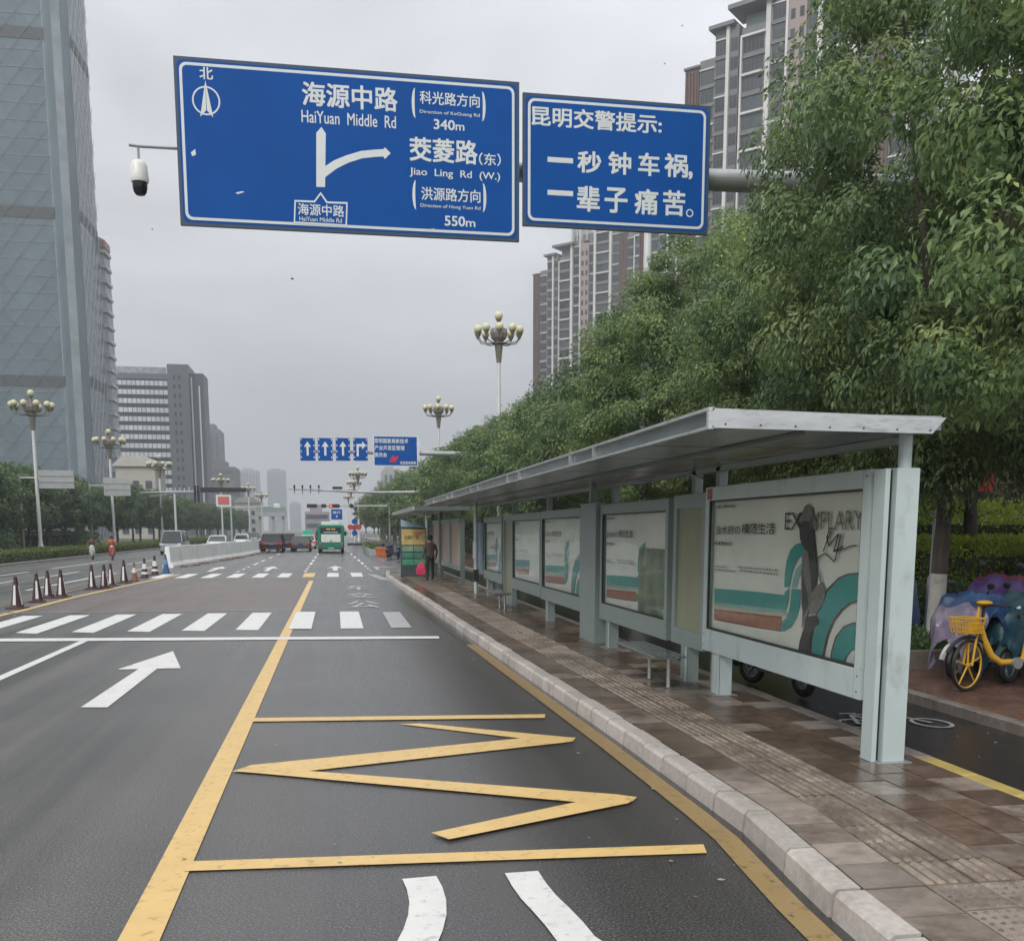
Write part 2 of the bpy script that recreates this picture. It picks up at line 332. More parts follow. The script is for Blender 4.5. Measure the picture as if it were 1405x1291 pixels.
# gutter beside the kerb
g = MB()
ys = [1, 2.5, 4, 5, 6, 7, 9, 12, 15, 18, 22, 27, 32, 37, 42, 46]
for a, b in zip(ys[:-1], ys[1:]):
    g.flat([(kx(a)-.10, a, .0035), (kx(a)-.02, a, .0035), (kx(b)-.02, b, .0035), (kx(b)-(.1 if b < 14 else .12), b, .0035)])
struct('gutter', g, M_WET)
g = MB()
rr = random.Random(3)
left = []; right = []
for i in range(30):
    y = 17+i*1.05; wd = .1+.25*math.sin(min(1, max(0, i/29))*PI)*(.7+.5*rr.random()); left.append((kx(y)-.12-wd, y)); right.append((kx(y)-.10, y))
for i in range(29): g.flat([(*left[i], .0028), (*right[i], .0028), (*right[i+1], .0028), (*left[i+1], .0028)])
struct('wet_strip', g, mat('standing_water', (.045, .045, .045), .22, var=.3, scale=3))

def mark(poly, m=P_WHITE, z=.008, name='road_marking', parent=None):
    b = MB(); b.flat([(x, y, z) for x, y in poly]); return b.build(name, m, parent or ROAD)
def strip(y0, y1, x0, x1, **kw): return mark([(x0, y0), (x1, y0), (x1, y1), (x0, y1)], **kw)
def stroke(p, q, w, **kw):
    d = (Vector(q)-Vector(p)).normalized(); n = Vector((-d.y, d.x))*w/2; p = Vector(p); q = Vector(q)
    return mark([tuple(p-n), tuple(q-n), tuple(q+n), tuple(p+n)], **kw)
mark([(-1.12, .5), (-.90, .5), (-.90, 5.9), (-1.10, 5.9)], P_YEL, name='lane_line')
mark([(-1.10, 5.9), (-.90, 5.9), (-.90, 41), (-1.07, 41)], P_YEL, name='lane_line')
b = MB()
ys = np.linspace(1.2, 17.5, 28)
for a, c in zip(ys[:-1], ys[1:]): b.flat([(kx(a)-.25, a, .007), (kx(a)-.085, a, .007), (kx(c)-.085, c, .007), (kx(c)-.25, c, .007)])
b.build('edge_line', P_YELD, ROAD)
mark([(-.93, 5.97), (2.23, 5.76), (2.27, 5.93), (-.93, 6.15)], P_YEL, .012, 'bay_bar')
mark([(-.91, 10.73), (2.16, 10.41), (2.21, 10.62), (-.91, 10.94)], P_YEL, .012, 'bay_bar')
zz = [gnd(*p) for p in [(548, 994), (576, 993), (790, 1013), (786, 1018), (752, 1018)]]; mark(zz, P_YEL, .008, 'zigzag_line')
zz = [gnd(*p) for p in [(318, 1060), (345, 1051), (735, 1012), (790, 1013), (783, 1019), (398, 1062)]]; mark(zz, P_YEL, .012, 'zigzag_line')
zz = [gnd(*p) for p in [(318, 1060), (355, 1063), (806, 1104), (868, 1102), (874, 1096), (845, 1092), (400, 1058)]]; mark(zz, P_YEL, .016, 'zigzag_line')
zz = [gnd(*p) for p in [(592, 1146), (616, 1155), (862, 1105), (874, 1096), (806, 1100)]]; mark(zz, P_YEL, .020, 'zigzag_line')
mark([(-9, 19.75), (1.85, 18.55), (1.88, 18.98), (-9, 20.3)], name='stop_line', z=.012)
strip(1, 19.3, -4.62, -4.47, name='lane_line')
mark([(-2.9, 11.97), (-2.6, 11.92), (-2.60, 15.2), (-2.27, 15.2), (-2.71, 17.4), (-3.15, 15.2), (-2.86, 15.2)], name='straight_arrow')
for k in range(9):
    x = .06-1.047*k; o = -.012*k
    mark([(x, 20.85-o*30*.1), (x+.46, 20.8), (x+.46, 25.2), (x, 25.25)], name='zebra_stripe', z=.016 if k == 1 else .008)
for x in (1.09,): mark([(x, 20.8), (x+.42, 20.8), (x+.42, 24.9), (x, 24.9)], P_PALE, name='zebra_stripe')
mark([(-9, 26.2), (-1.14, 25.9), (-1.14, 26.0), (-9, 26.32)], P_PALE, name='lane_line')
b = MB()
for (x0, y0), (x1, y1) in zip([(-7.9, 24), (-7.77, 27), (-7.76, 32), (-7.41, 40)], [(-7.77, 27), (-7.76, 32), (-7.41, 40), (-7.0, 48)]):
    b.flat([(x0-.09, y0, .008), (x0+.09, y0, .008), (x1+.09, y1, .008), (x1-.09, y1, .008)])
b.build('edge_line', P_YEL, ROAD)
stroke((-8.75, 26.5), (-8.5, 56), .12, m=P_YELD, name='edge_line')
for y0, y1, x in ((33, 43, -12.6), (45, 52, -12.3), (36, 50, -10.2), (52, 58, -9.9), (44, 52, -14.6), (56, 70, -14.6), (62, 72, -12)): stroke((x, y0), (x+.05, y1), .15, m=P_WHITE, name='lane_line')
for k in range(9):
    x = 1.15-1.05*k; m_ = P_YEL if k == 1 else P_WHITE
    mark([(x-.5, 44.1), (x, 44.1), (x, 48.2), (x-.5, 48.2)], P_YEL if k == 2 else P_WHITE, name='zebra_stripe')
mark([(1.75, 41.5), (2.2, 40.5), (1.75, 46.2), (1.35, 46.8)], P_PALE, name='zebra_stripe')
for y in (50, 53, 56, 60, 66, 74, 84, 96, 110, 126):
    L = 1.2 if y < 58 else 4
    strip(y, y+L, -1.55, -1.40, name='lane_line'); strip(y, y+L, 1.6-(y-50)*.012, 1.75-(y-50)*.012, name='lane_line', m=P_WHITE if y > 50 else P_PALE)
    strip(y, y+L, -4.75, -4.6, name='lane_line')
for x in (-.35+.3, -3.4, -6.1):
    mark([(x-.12, 51), (x+.12, 51), (x+.12, 54.5), (x+.42, 54.5), (x, 57.5), (x-.42, 54.5), (x-.12, 54.5)], name='straight_arrow')
mark([(2.0, 52), (2.2, 52), (2.2, 55), (3.2, 55.5), (3.2, 56), (2.0, 56)], P_PALE, name='turn_arrow')
XD, YD = (1, 0, 0), (0, 1, 0)
for ch, y0, y1 in (('公', 26.4, 28.9), ('交', 30.2, 32.6), ('车', 34.2, 36.9)):
    text(ch, (.27, y0, .009), XD, YD, .86, y1-y0, P_PALE, ROAD, 'road_lettering', bold=.03)
# the two sweeping strokes of a large painted character
def band(cl, w0, name='road_lettering', m=P_WHITE):
    L = []; R = []
    for i, (x, y) in enumerate(cl):
        p = Vector(cl[max(0, i-1)]); q = Vector(cl[min(len(cl)-1, i+1)]); d = (q-p).normalized(); n = Vector((-d.y, d.x))*w0/2
        L.append((x+n.x, y+n.y)); R.append((x-n.x, y-n.y))
    b = MB()
    for i in range(len(cl)-1): b.flat([(*L[i], .009), (*R[i], .009), (*R[i+1], .009), (*L[i+1], .009)])
    b.build(name, m, ROAD)
band([(.43, 5.63), (.445, 5.45), (.445, 5.25), (.425, 5.05), (.385, 4.85), (.33, 4.65), (.26, 4.45), (.17, 4.25)], .2)
band([(1.03, 5.62), (1.035, 5.4), (1.05, 5.2), (1.08, 5.0), (1.105, 4.8), (1.12, 4.6), (1.2, 4.35), (1.3, 4.1)], .2)

# platform of the bus stop
KERB = struct('kerb', MB().bx(2.66, 2.70, 9, 9.01, .02, .03), M_KERBD)   # core piece hidden inside the stones
kj = [2.3, 2.9, 3.45, 4.05, 4.65, 5.35, 6.16, 6.69, 7.26, 7.86, 8.38]
while kj[-1] < 47: kj.append(kj[-1]+random.uniform(.56, .62))
def kerbstone(y0, y1, m, x_of, wdt=.155, h=.15, g=.014, parent=None, lean=.022, j=.006):
    a, c = y0+g, y1-g; xa, xc = x_of(a), x_of(c); dz = random.uniform(-j, j); dx = random.uniform(-j, j)
    b = MB(); rings = []
    for y, x in ((a, xa), (c, xc)):
        x += dx
        rings.append([(x-lean, y, -.02), (x-.006, y, h-.025+dz), (x+.018, y, h+dz), (x+wdt, y, h+dz), (x+wdt, y, -.02)])
    b.loft(rings); return b.build('kerb_stone', m, parent)
for y0, y1 in zip(kj[:-1], kj[1:]): kerbstone(y0, y1, M_KERB, kx, parent=KERB)
PLAT = struct('pavement', MB().bx(2.30, 4.66, -3, 3.4, -.02, .128), M_JOINT)
b = MB()
ys = list(np.linspace(3.4, 48, 60))
b.loft([[(kx(y)+.12, y, -.02), (4.66, y, -.02), (4.66, y, .128), (kx(y)+.12, y, .128)] for y in ys]); b.build('bedding', M_JOINT, PLAT)
# tiles follow the kerb line; the columns further back run straight
cols = [0, .335, .625, .915, 1.24, 1.575, 1.91]
def tx(c, y):
    w = max(0, 1-c/1.9); return (kx(y)+.165)*w+(2.815+.0)*(1-w)+c*((4.66-2.815)/1.91)
def tile(b, c0, c1, y0, y1, kind, dz=0.):
    g = .005
    z = .148+dz
    P = [(tx(c0, y0)+g, y0+g), (tx(c1, y0)-g, y0+g), (tx(c1, y1)-g, y1-g), (tx(c0, y1)+g, y1-g)]
    b.add([(x, y, .12) for x, y in P]+[(x, y, z) for x, y in P], [(4, 5, 6, 7), (0, 1, 5, 4), (1, 2, 6, 5), (2, 3, 7, 6), (3, 0, 4, 7)])
    def pt(u, v):
        return (P[0][0]*(1-u)*(1-v)+P[1][0]*u*(1-v)+P[2][0]*u*v+P[3][0]*(1-u)*v, P[0][1]*(1-v)+P[3][1]*v)
    if kind == 'rib':
        b.cur = 1
        for k in range(4):
            u0 = .05+k*.24; u1 = u0+.15
            q = [pt(u0, .03), pt(u1, .03), pt(u1, .97), pt(u0, .97)]
            q2 = [pt(u0+.035, .05), pt(u1-.035, .05), pt(u1-.035, .95), pt(u0+.035, .95)]
            b.add([(x, y, z-.001) for x, y in q]+[(x, y, z+.012) for x, y in q2], [(4, 5, 6, 7), (0, 1, 5, 4), (1, 2, 6, 5), (2, 3, 7, 6), (3, 0, 4, 7)])
        b.cur = 0
    if kind == 'dot':
        b.cur = 1
        for i in range(5):
            for j in range(5):
                x, y = pt(.1+.2*i, .1+.2*j); r = .016
                b.add([(x+r*math.cos(t*PI/3), y+r*math.sin(t*PI/3), z-.001) for t in range(6)]+[(x+r*.5*math.cos(t*PI/3), y+r*.5*math.sin(t*PI/3), z+.008) for t in range(6)],
                      [(6, 7, 8, 9, 10, 11)]+[(t, (t+1) % 6, 6+(t+1) % 6, 6+t) for t in range(6)])
far_tiles = MB(); far_ribs = MB(); n_t = 0
for ci in range(6):
    c0, c1 = cols[ci], cols[ci+1]
    tact = ci in (1, 2)
    pitch_ = .36 if tact else .385
    y = 4.65-pitch_*(5 if not tact else 6)+(0 if ci % 2 == 0 or tact else -.19)
    while y < 47.5:
        y1 = y+pitch_
        kind = 'dot' if tact and y1 < 4.66 else 'rib' if tact else 'flat'
        if y < 15:
            b = MB(); tile(b, c0, c1, y, y1, kind, random.uniform(-.004, .003))
            b.build('tactile_tile' if tact else 'paving_tile', [M_TBED if kind == 'rib' else M_TILEG, M_TACT] if tact else (M_TILEG if random.random() < .3 or ci == 0 and y < 7 else M_TILE), PLAT); n_t += 1
        else:
            tile(far_ribs if tact else far_tiles, c0, c1, y, y1, kind if y < 30 else 'flat', random.uniform(-.004, .003))
        y = y1
far_tiles.build('far_paving', M_TILE, PLAT, kind='stuff'); far_ribs.build('far_tactile_paving', [M_TBED, M_TACT], PLAT, kind='stuff')
# back edge kerb of the platform
BK = struct('back_kerb', MB().bx(4.70, 4.74, 9, 9.01, .02, .03), M_KERBD)
M_YK = mat('yellow_kerb_paint', (.42, .32, .10), .45, var=.2, dirt=.8, dirtcol=(.16, .12, .08), dscale=3)
y = 3.1
while y < 46:
    y1 = y+.62
    b = MB(); b.bx(4.665, 4.82, y+.005, y1-.005, -.02, .15+random.uniform(-.004, .004), .01)
    b.build('kerb_stone', M_YK if y < 7.4 and random.random() < .8 else M_KERBD, BK); y = y1
# far side of the cycle lane
FK = struct('cycle_lane_kerb', MB().bx(6.60, 6.64, 9, 9.01, .02, .03), M_KERBD)
y = 6.2
while y < 60:
    y1 = y+.8
    b = MB(); b.bx(6.56, 6.70, y+.005, y1-.005, -.02, .125+random.uniform(-.004, .004), .012); b.build('kerb_stone', M_KERBD, FK)
    y = y1
struct('sidewalk', MB().bx(6.70, 40, -4, 260, -.15, .11), M_SIDE)
# paving joints of the far walkway: shallow bricks near the camera
b = MB(); rr = random.Random(5)
for i in range(12):
    for j in range(22):
        x = 6.72+i*.24; y = 7.5+j*.40+(.2 if i % 2 else 0); b.bx(x, x+.23, y, y+.39, .10, .116+rr.uniform(-.003, .002))
b.build('paving_brick', mat('wet_brick', (.15, .085, .065), .22, var=.3, scale=4, dirt=.6, dirtcol=(.03, .022, .02), dscale=1.3, rvar=.1), bpy.data.objects['sidewalk'], kind='stuff')
# left side of the avenue
LK = struct('left_kerb', MB().bx(-18.14, -18, -12, 400, -.1, .15, .02), mat('left_kerb_stone', (.22, .21, .2), .6, var=.2, scale=3))
struct('left_verge', MB().bx(-60, -18.14, -12, 400, -.15, .12), mat('verge_soil', (.05, .06, .03), .9, var=.4, scale=1.5, bump=.5))

# bicycle symbol painted on the cycle lane
def ringmark(cx, cy, rx, ry, w, b):
    n = 20
    for k in range(n):
        t0, t1 = 2*PI*k/n, 2*PI*(k+1)/n
        b.flat([(cx+rx*math.cos(t0), cy+ry*math.sin(t0), .012), (cx+rx*math.cos(t1), cy+ry*math.sin(t1), .012), (cx+(rx-w)*math.cos(t1), cy+(ry-w)*math.sin(t1), .012), (cx+(rx-w)*math.cos(t0), cy+(ry-w)*math.sin(t0), .012)])
b = MB(); ringmark(5.30, 9.52, .2, .27, .045, b); ringmark(6.08, 9.44, .2, .27, .045, b)
def st(b, p, q, w=.045, z=.0125):
    p, q = Vector(p), Vector(q); dd = (q-p).normalized(); n = Vector((-dd.y, dd.x))*w/2
    b.flat([(*(p-n), z), (*(q-n), z), (*(q+n), z), (*(p+n), z)])
for i, (p, q) in enumerate([((5.30, 9.52), (5.47, 10.0)), ((5.47, 10.0), (5.86, 10.0)), ((5.62, 9.45), (5.30, 9.52)), ((5.62, 9.45), (5.47, 9.95)), ((5.62, 9.45), (5.88, 10.0)), ((6.08, 9.44), (5.84, 10.15)), ((5.75, 10.18), (5.95, 10.14)), ((5.38, 10.08), (5.56, 10.06))]): st(b, p, q, z=.0125+i*.0006)
b.build('bicycle_symbol', P_PALE, bpy.data.objects['cycle_lane'])

b = MB(); rr = random.Random(12)
for i in range(70):
    if i < 40: y = rr.uniform(4.5, 24); x = kx(y)-rr.uniform(.02, .9)**1.5; z = .012
    elif i < 58: x, y, z = rr.uniform(4.9, 6.4), rr.uniform(7, 12), .012
    else: x, y, z = rr.uniform(-1, 2.2), rr.uniform(5, 12), .012
    a = rr.uniform(0, 6.3); r_ = rr.uniform(.008, .028); b.flat([(x+r_*math.cos(a), y+r_*math.sin(a), z), (x+r_*.5*math.cos(a+1.8), y+r_*.5*math.sin(a+1.8), z+.006), (x-r_*math.cos(a), y-r_*math.sin(a), z+.002), (x+r_*.45*math.cos(a-1.6), y+r_*.45*math.sin(a-1.6), z+.001)])
b.build('fallen_leaves', mat('dry_leaf', (.26, .22, .12), .7, var=.6, scale=2, dirt=.6, dirtcol=(.5, .48, .42), dscale=3), None, kind='stuff')
# ------------------------------------------------------------------ bus shelter beside the kerb
XP = 4.20
def display(sh, ya, yb, z0=.62, z1=2.48, art=None, fm=None, legs=(), narrow=False):
    """one display case facing the road (its front plane is x = XP)"""
    fm = fm or M_LSTEEL
    f = MB(); t, bt, sd = (.15, .25, .11) if not narrow else (.17, .2, .12)
    x0, x1 = (XP, XP+.15) if not narrow else (XP+.03, XP+.14)
    f.bx(x0, x1, ya, yb, z0, z0+bt, .006); f.bx(x0, x1, ya, yb, z1-t, z1, .006)
    f.bx(x0, x1, ya, ya+sd, z0+bt, z1-t); f.bx(x0, x1, yb-sd, yb, z0+bt, z1-t)
    fr = f.build('display_case', fm, sh)
    a, c, e, h = ya+sd, yb-sd, z0+bt, z1-t
    MB().bx(XP+.095, XP+.105, a, c, e, h).build('back_board', M_DARK, fr)
    g = MB()
    for q in ((a, a+.02, e, h), (c-.02, c, e, h)): g.bx(XP+.008, XP+.03, *q)
    g.bx(XP+.008, XP+.03, a+.02, c-.02, e, e+.025); g.bx(XP+.008, XP+.03, a+.02, c-.02, h-.02, h)
    if not narrow: g.build('gasket', M_DARK, fr)
    if not narrow:
        gl = MB(); gl.flat([(XP+.035, a, e), (XP+.035, a, h), (XP+.035, c, h), (XP+.035, c, e)]); gl.build('glass', M_GLASS, fr)
    for y in legs:
        MB().bx(XP+.03, XP+.17, y, y+.26, .15, z0).build('leg', fm, sh)
        MB().bx(XP+.005, XP+.022, y+.01, y+.04, .15, z0).build('leg_strip', M_LSTEEL, sh)
    return fr, (a, c, e, h)
# the printed advertisement, drawn once in unit coordinates (s to the right, t up), then set behind each pane
def _st(x, y):
    r = ray(960+x/4.033, 640+y/4.033); t = 4.24/r[0]; Y, z = r[1]*t, H+r[2]*t
    return ((11.09-Y)/(11.09-7.66), (z-.87)/(2.33-.87))
ART = [
 ('poster_band', 4, [(68, 674), (150, 680), (300, 692), (462, 712), (458, 792), (300, 776), (150, 760), (68, 752)]),
 ('poster_band', 5, [(68, 752), (300, 776), (458, 792), (470, 815), (300, 800), (68, 764)]),
 ('poster_band', 2, [(68, 764), (300, 800), (490, 815), (490, 826), (440, 832), (300, 817), (68, 790)]),
 ('poster_band', 1, [(68, 796), (300, 822), (440, 836), (440, 908), (300, 886), (180, 862), (68, 842)]),
 ('poster_edge', 3, [(68, 788), (300, 816), (440, 831), (440, 837), (300, 823), (68, 796)]),
 ('poster_edge', 3, [(68, 842), (180, 862), (300, 886), (440, 908), (440, 914), (300, 892), (68, 848)]),
 ('poster_arch', 0, [(455, 668), (458, 590), (468, 520), (488, 462), (515, 432), (560, 416), (560, 488), (530, 512), (508, 560), (494, 610), (484, 668)]),
 ('poster_arch', 5, [(496, 668), (506, 615), (520, 570), (545, 540), (560, 534), (560, 580), (540, 610), (528, 640), (522, 668)]),
 ('poster_arch', 0, [(496, 674), (545, 680), (542, 770), (522, 838), (492, 888), (455, 912), (438, 908), (440, 862), (468, 836), (486, 780)]),
 ('poster_arch', 4, [(442, 790), (446, 740), (462, 690), (484, 672), (478, 740), (462, 800)]),
 ('poster_arch', 0, [(606, 1080), (612, 960), (630, 850), (660, 750), (704, 680), (760, 622), (810, 600), (868, 594), (866, 742), (820, 752), (770, 790), (725, 850), (692, 930), (674, 1010), (664, 1092)]),
 ('poster_edge', 3, [(606, 1080), (612, 960), (630, 850), (660, 750), (704, 680), (760, 622), (810, 600), (868, 594), (868, 586), (808, 592), (755, 614), (696, 674), (652, 746), (622, 848), (604, 960), (598, 1078)]),
 ('poster_edge', 3, [(866, 742), (820, 752), (770, 790), (725, 850), (692, 930), (674, 1010), (664, 1092), (672, 1094), (682, 1012), (700, 934), (732, 856), (776, 797), (824, 760), (866, 750)]),
 ('poster_arch', 0, [(718, 1106), (726, 1020), (748, 945), (790, 890), (835, 872), (864, 868), (860, 1010), (826, 1014), (800, 1050), (784, 1120)]),
 ('poster_edge', 3, [(718, 1106), (726, 1020), (748, 945), (790, 890), (835, 872), (864, 868), (864, 860), (832, 864), (784, 884), (740, 942), (718, 1018), (710, 1104)]),
 ('poster_figure', 7, [(532, 300), (536, 262), (560, 250), (570, 222), (592, 206), (616, 226), (622, 262), (642, 300), (640, 356), (612, 352), (596, 318), (560, 318), (548, 340)]),
 ('poster_figure', 6, [(542, 330), (560, 300), (600, 304), (622, 350), (630, 430), (638, 520), (640, 600), (632, 680), (612, 700), (598, 640), (588, 560), (570, 520), (566, 450), (546, 400)]),
 ('poster_figure', 7, [(566, 450), (590, 470), (600, 560), (610, 680), (598, 780), (576, 860), (556, 900), (560, 800), (560, 640), (556, 520)]),
 ('poster_figure', 6, [(556, 560), (572, 640), (590, 700), (592, 780), (566, 830), (556, 760)]),
 ('poster_figure', 7, [(612, 700), (640, 660), (672, 640), (690, 690), (680, 740), (650, 800), (600, 820), (598, 770)]),
 ('poster_figure', 6, [(566, 900), (590, 830), (640, 820), (652, 860), (620, 900), (606, 960), (600, 1080), (536, 1060), (548, 960)]),
]
PM = [M_TEAL, M_ORANGE, M_CREAM, M_MAROON, M_TEAL, M_TEALD, M_INK, M_INKG]
ARTN = [(n, m, [_st(*p) for p in poly]) for n, m, poly in ART]
def advert(fr, box, full=True, flip=False):
    a, c, e, h = box; X = XP+.07
    P = MB(); P.flat([(X, a, e), (X, a, h), (X, c, h), (X, c, e)]); po = P.build('poster', M_POSTER, fr)
    def q(s, t, k): return (X-.001-k*.0009, c-s*(c-a), e+min(1, max(0, t))*(h-e))
    b = MB()
    for k, (n, m, poly) in enumerate(ARTN):
        if m == 7 or m == 6 or full is True or k < 10 or full == 'arch':
            if full == 'plain' and k >= 5: continue
            if full != True and m in (6, 7): continue
            b.cur = m; b.flat([q(min(1, max(0, s)), t, k) for s, t in poly])
    b.cur = 7
    R = random.Random(4)
    for ln, (s0, s1, t, hh) in enumerate([(.02, .17, .94, .022), (.02, .17, .66, .03), (.03, .13, .49, .012), (.03, .2, .465, .014), (.22, .5, .50, .013), (.24, .52, .475, .013)]):
        s = s0
        while s < s1:
            w_ = R.uniform(.006, .018); b.flat([q(s, t, 24), q(s+w_, t, 24), q(s+w_, t+hh*R.uniform(.6, 1), 24), q(s, t+hh*R.uniform(.7, 1), 24)]); s += w_+.006
    b.build('poster_print', PM, fr)
    Wd, Ht = c-a, h-e
    def tx_(st, s0, s1, t0, t1, bold=.01, m=M_INK): text(st, q(s0, t0, 26), (0, -1, 0), (0, 0, 1), (s1-s0)*Wd, (t1-t0)*Ht, m, fr, 'lettering', bold)
    if full != 'plain':
        tx_('金水府の', .03, .24, .74, .81, .008); tx_('模范生活', .25, .49, .745, .82, .02)
    if full in (True,):
        tx_('EX', .555, .66, .775, .885, -.006); tx_('MPLARY', .71, .985, .775, .885, -.006, M_INKG)
        # handwriting: one thin looping pen line
        pl = [(640, 540), (650, 505), (690, 480), (735, 520), (740, 530)], [(680, 470), (705, 400), (722, 362), (712, 352), (700, 395), (712, 440), (740, 400), (765, 372), (752, 420), (738, 470), (790, 440)], [(735, 470), (800, 455), (830, 440), (866, 436)], [(640, 550), (660, 610), (670, 650)], [(778, 375), (760, 460), (745, 520)]
        b = MB()
        for L_ in pl:
            for i in range(len(L_)-1):
                p = Vector(_st(*L_[i])); r_ = Vector(_st(*L_[i+1])); dd = (r_-p); n_ = Vector((-dd.y, dd.x)).normalized()*.0035
                b.flat([q(*(p-n_), 26), q(*(r_-n_), 26), q(*(r_+n_), 26), q(*(p+n_), 26)])
        b.build('handwriting', M_INK, fr)
def trims(sh, ya, yb, z0, z1, m=None):
    for y in (ya+.11, yb-.11):
        MB().bx(XP-.0012, XP+.001, y-.0015, y+.0015, z0+.004, z0+.246).build('panel_seam', M_GREY, sh); MB().bx(XP-.0012, XP+.001, y-.0015, y+.0015, z1-.146, z1-.004).build('panel_seam', M_GREY, sh)
    for y in (ya+.055, yb-.055):
        for z in (z0+.06, z0+.19, z1-.05): MB().lathe([(.009, -.003), (.007, 0)][::1], (XP-.001, y, z), 8, 'x').build('bolt', M_SCREW, sh)
SH = thing('bus_shelter', 'long grey-green steel bus shelter with flat roof and advert cases, nearest on the platform', 'bus shelter', (0, 0, 0))  # posters in the cases are plain pale paper behind glass
fr, bx_ = display(SH, 7.55, 11.2, legs=(10.68,)); advert(fr, bx_, True)
MB().bx(XP-.006, XP-.001, 11.0, 11.14, 2.34, 2.46).build('sticker', mat('red_sticker', (.35, .09, .11), .5), fr)
fr, bx_ = display(SH, 11.26, 12.4, .58, 2.43, fm=M_GSTEEL, legs=(11.75,), narrow=True)
MB().flat([(XP+.06, bx_[0], bx_[2]), (XP+.06, bx_[0], bx_[3]), (XP+.06, bx_[1], bx_[3]), (XP+.06, bx_[1], bx_[2])]).build('frosted_panel', M_OLIVE, fr)
fr, bx_ = display(SH, 12.52, 15.92, .58, 2.40, fm=M_GSTEEL, legs=(15.35,)); advert(fr, bx_, 'arch')
MB().bx(XP+.036, XP+.038, 12.65, 13.9, .85, 1.75).build('green_block', mat('green_film', (.20, .25, .17), .5, var=.35, scale=2.5, dirt=.7, dirtcol=(.34, .38, .28), dscale=3), fr)  # flat mottled green block laid over part of this poster
fr, bx_ = display(SH, 17.2, 20.74, .58, 2.38, fm=M_GSTEEL, legs=(20.1,)); advert(fr, bx_, 'arch')
fr, bx_ = display(SH, 20.78, 24.3, .60, 2.37, fm=M_GSTEEL); advert(fr, bx_, 'plain')
fr, bx_ = display(SH, 24.4, 25.7, .15, 2.4, fm=M_GSTEEL, narrow=True)
MB().flat([(XP+.06, bx_[0], bx_[2]), (XP+.06, bx_[0], bx_[3]), (XP+.06, bx_[1], bx_[3]), (XP+.06, bx_[1], bx_[2])]).build('frosted_panel', M_OLIVE, fr)
fr, bx_ = display(SH, 25.8, 29.0, .62, 2.35, fm=M_GSTEEL, legs=(28.4,)); advert(fr, bx_, 'arch')
for a_, c_, e_, h_ in ((7.55, 11.2, .62, 2.48), (12.52, 15.92, .58, 2.40), (17.2, 20.74, .58, 2.38)): trims(SH, a_, c_, e_, h_)
for x_, y_ in ((4.38, 7.40), (4.30, 10.81), (4.30, 11.88), (4.30, 15.48)):
    MB().bx(x_-.16, x_+.14, y_-.15, y_+.16, .146, .156, .003).build('base_plate', M_GREY, SH)
# near end column: a slim strip, a dark slot and the broad plate
MB().bx(4.205, 4.245, 7.33, 7.50, .15, 2.47).build('column_strip', M_LSTEEL, SH)
MB().bx(4.245, 4.285, 7.37, 7.50, .15, 2.46).build('column_slot', M_DARK, SH)
MB().bx(4.285, 4.475, 7.30, 7.50, .15, 2.475, .006).build('column', M_LSTEEL, SH)
MB().tube([(4.40, 7.40, 2.475), (4.40, 7.40, 2.73)], .052, 16).build('post', M_LSTEEL, SH, smooth=True)
MB().bx(4.15, 4.36, 16.02, 17.05, .15, 2.44, .006).build('column', M_GSTEEL, SH)
for y in (11.2, 12.0, 15.7, 16.55, 20.8, 25.0, 28.9):
    MB().bx(4.36 if y not in (16.55,) else 4.2, 4.46 if y != 16.55 else 4.3, y, y+.12, .15 if y != 16.55 else 2.44, 2.72).build('post', M_GSTEEL, SH)
MB().tube([(4.05, 29.6, .15), (4.05, 29.6, 2.72)], .06, 12).build('post', M_LSTEEL, SH, smooth=True)
MB().bx(4.12, 4.20, 29.2, 30.1, .75, 2.2).build('info_screen', mat('pale_blue_screen', (.32, .42, .52), .2, var=.2, scale=1), SH)
MB().bx(3.98, 4.12, 29.52, 29.66, .5, .85).build('meter_box', M_DARK, SH)
# roof
RX0, RX1, RY0, RY1 = 2.70, 4.55, 7.12, 31.0
b = MB(); b.bx(RX0+.04, RX1-.02, RY0+.02, RY1, 2.745, 2.85); RF = b.build('roof', M_CEIL, SH)
b = MB(); b.loft([[(RX0+.0, RY0-.012, 2.73), (RX1-.11, RY0-.012, 2.715), (RX1, RY0-.012, 2.835), (RX0+.0, RY0-.012, 2.868)], [(RX0+.0, RY0+.02, 2.73), (RX1-.11, RY0+.02, 2.715), (RX1, RY0+.02, 2.835), (RX0+.0, RY0+.02, 2.868)]])
b.build('end_fascia', M_ALU, RF)
for k in range(7):
    MB().tube([(2.80+k*.27, RY0-.018, 2.757-k*.003), (2.80+k*.27, RY0-.008, 2.757-k*.003)], .007, 8).build('screw', M_SCREW, RF)
MB().bx(RX0-.03, RX0+.012, RY0-.012, RY1, 2.853, 2.875).build('fascia_rail', M_ALU, RF)
MB().bx(RX0-.03, RX0+.012, RY0-.012, RY1, 2.722, 2.742).build('fascia_rail', M_ALU, RF)
yy = RY0-.012
M_FAS = mat('fascia_glass', (.10, .12, .12), .18, var=.25, scale=1.2, dirt=.4, dirtcol=(.2, .2, .18))
segs = [(7.16, 10.45), (10.5, 11.55), (11.6, 14.85), (14.9, 15.9), (15.95, 19.3), (19.35, 20.3), (20.35, 23.7), (23.75, 24.7), (24.75, 28.1), (28.15, 30.9)]
for a, c in segs:
    MB().bx(RX0+.012, RX0+.03, a, c, 2.745, 2.851).build('fascia_panel', M_FAS, RF)
    MB().bx(RX0-.028, RX0+.012, a-.045, a-.005, 2.7425, 2.8525).build('fascia_divider', M_ALU, RF)
rr = random.Random(8)
y = RY0+.06
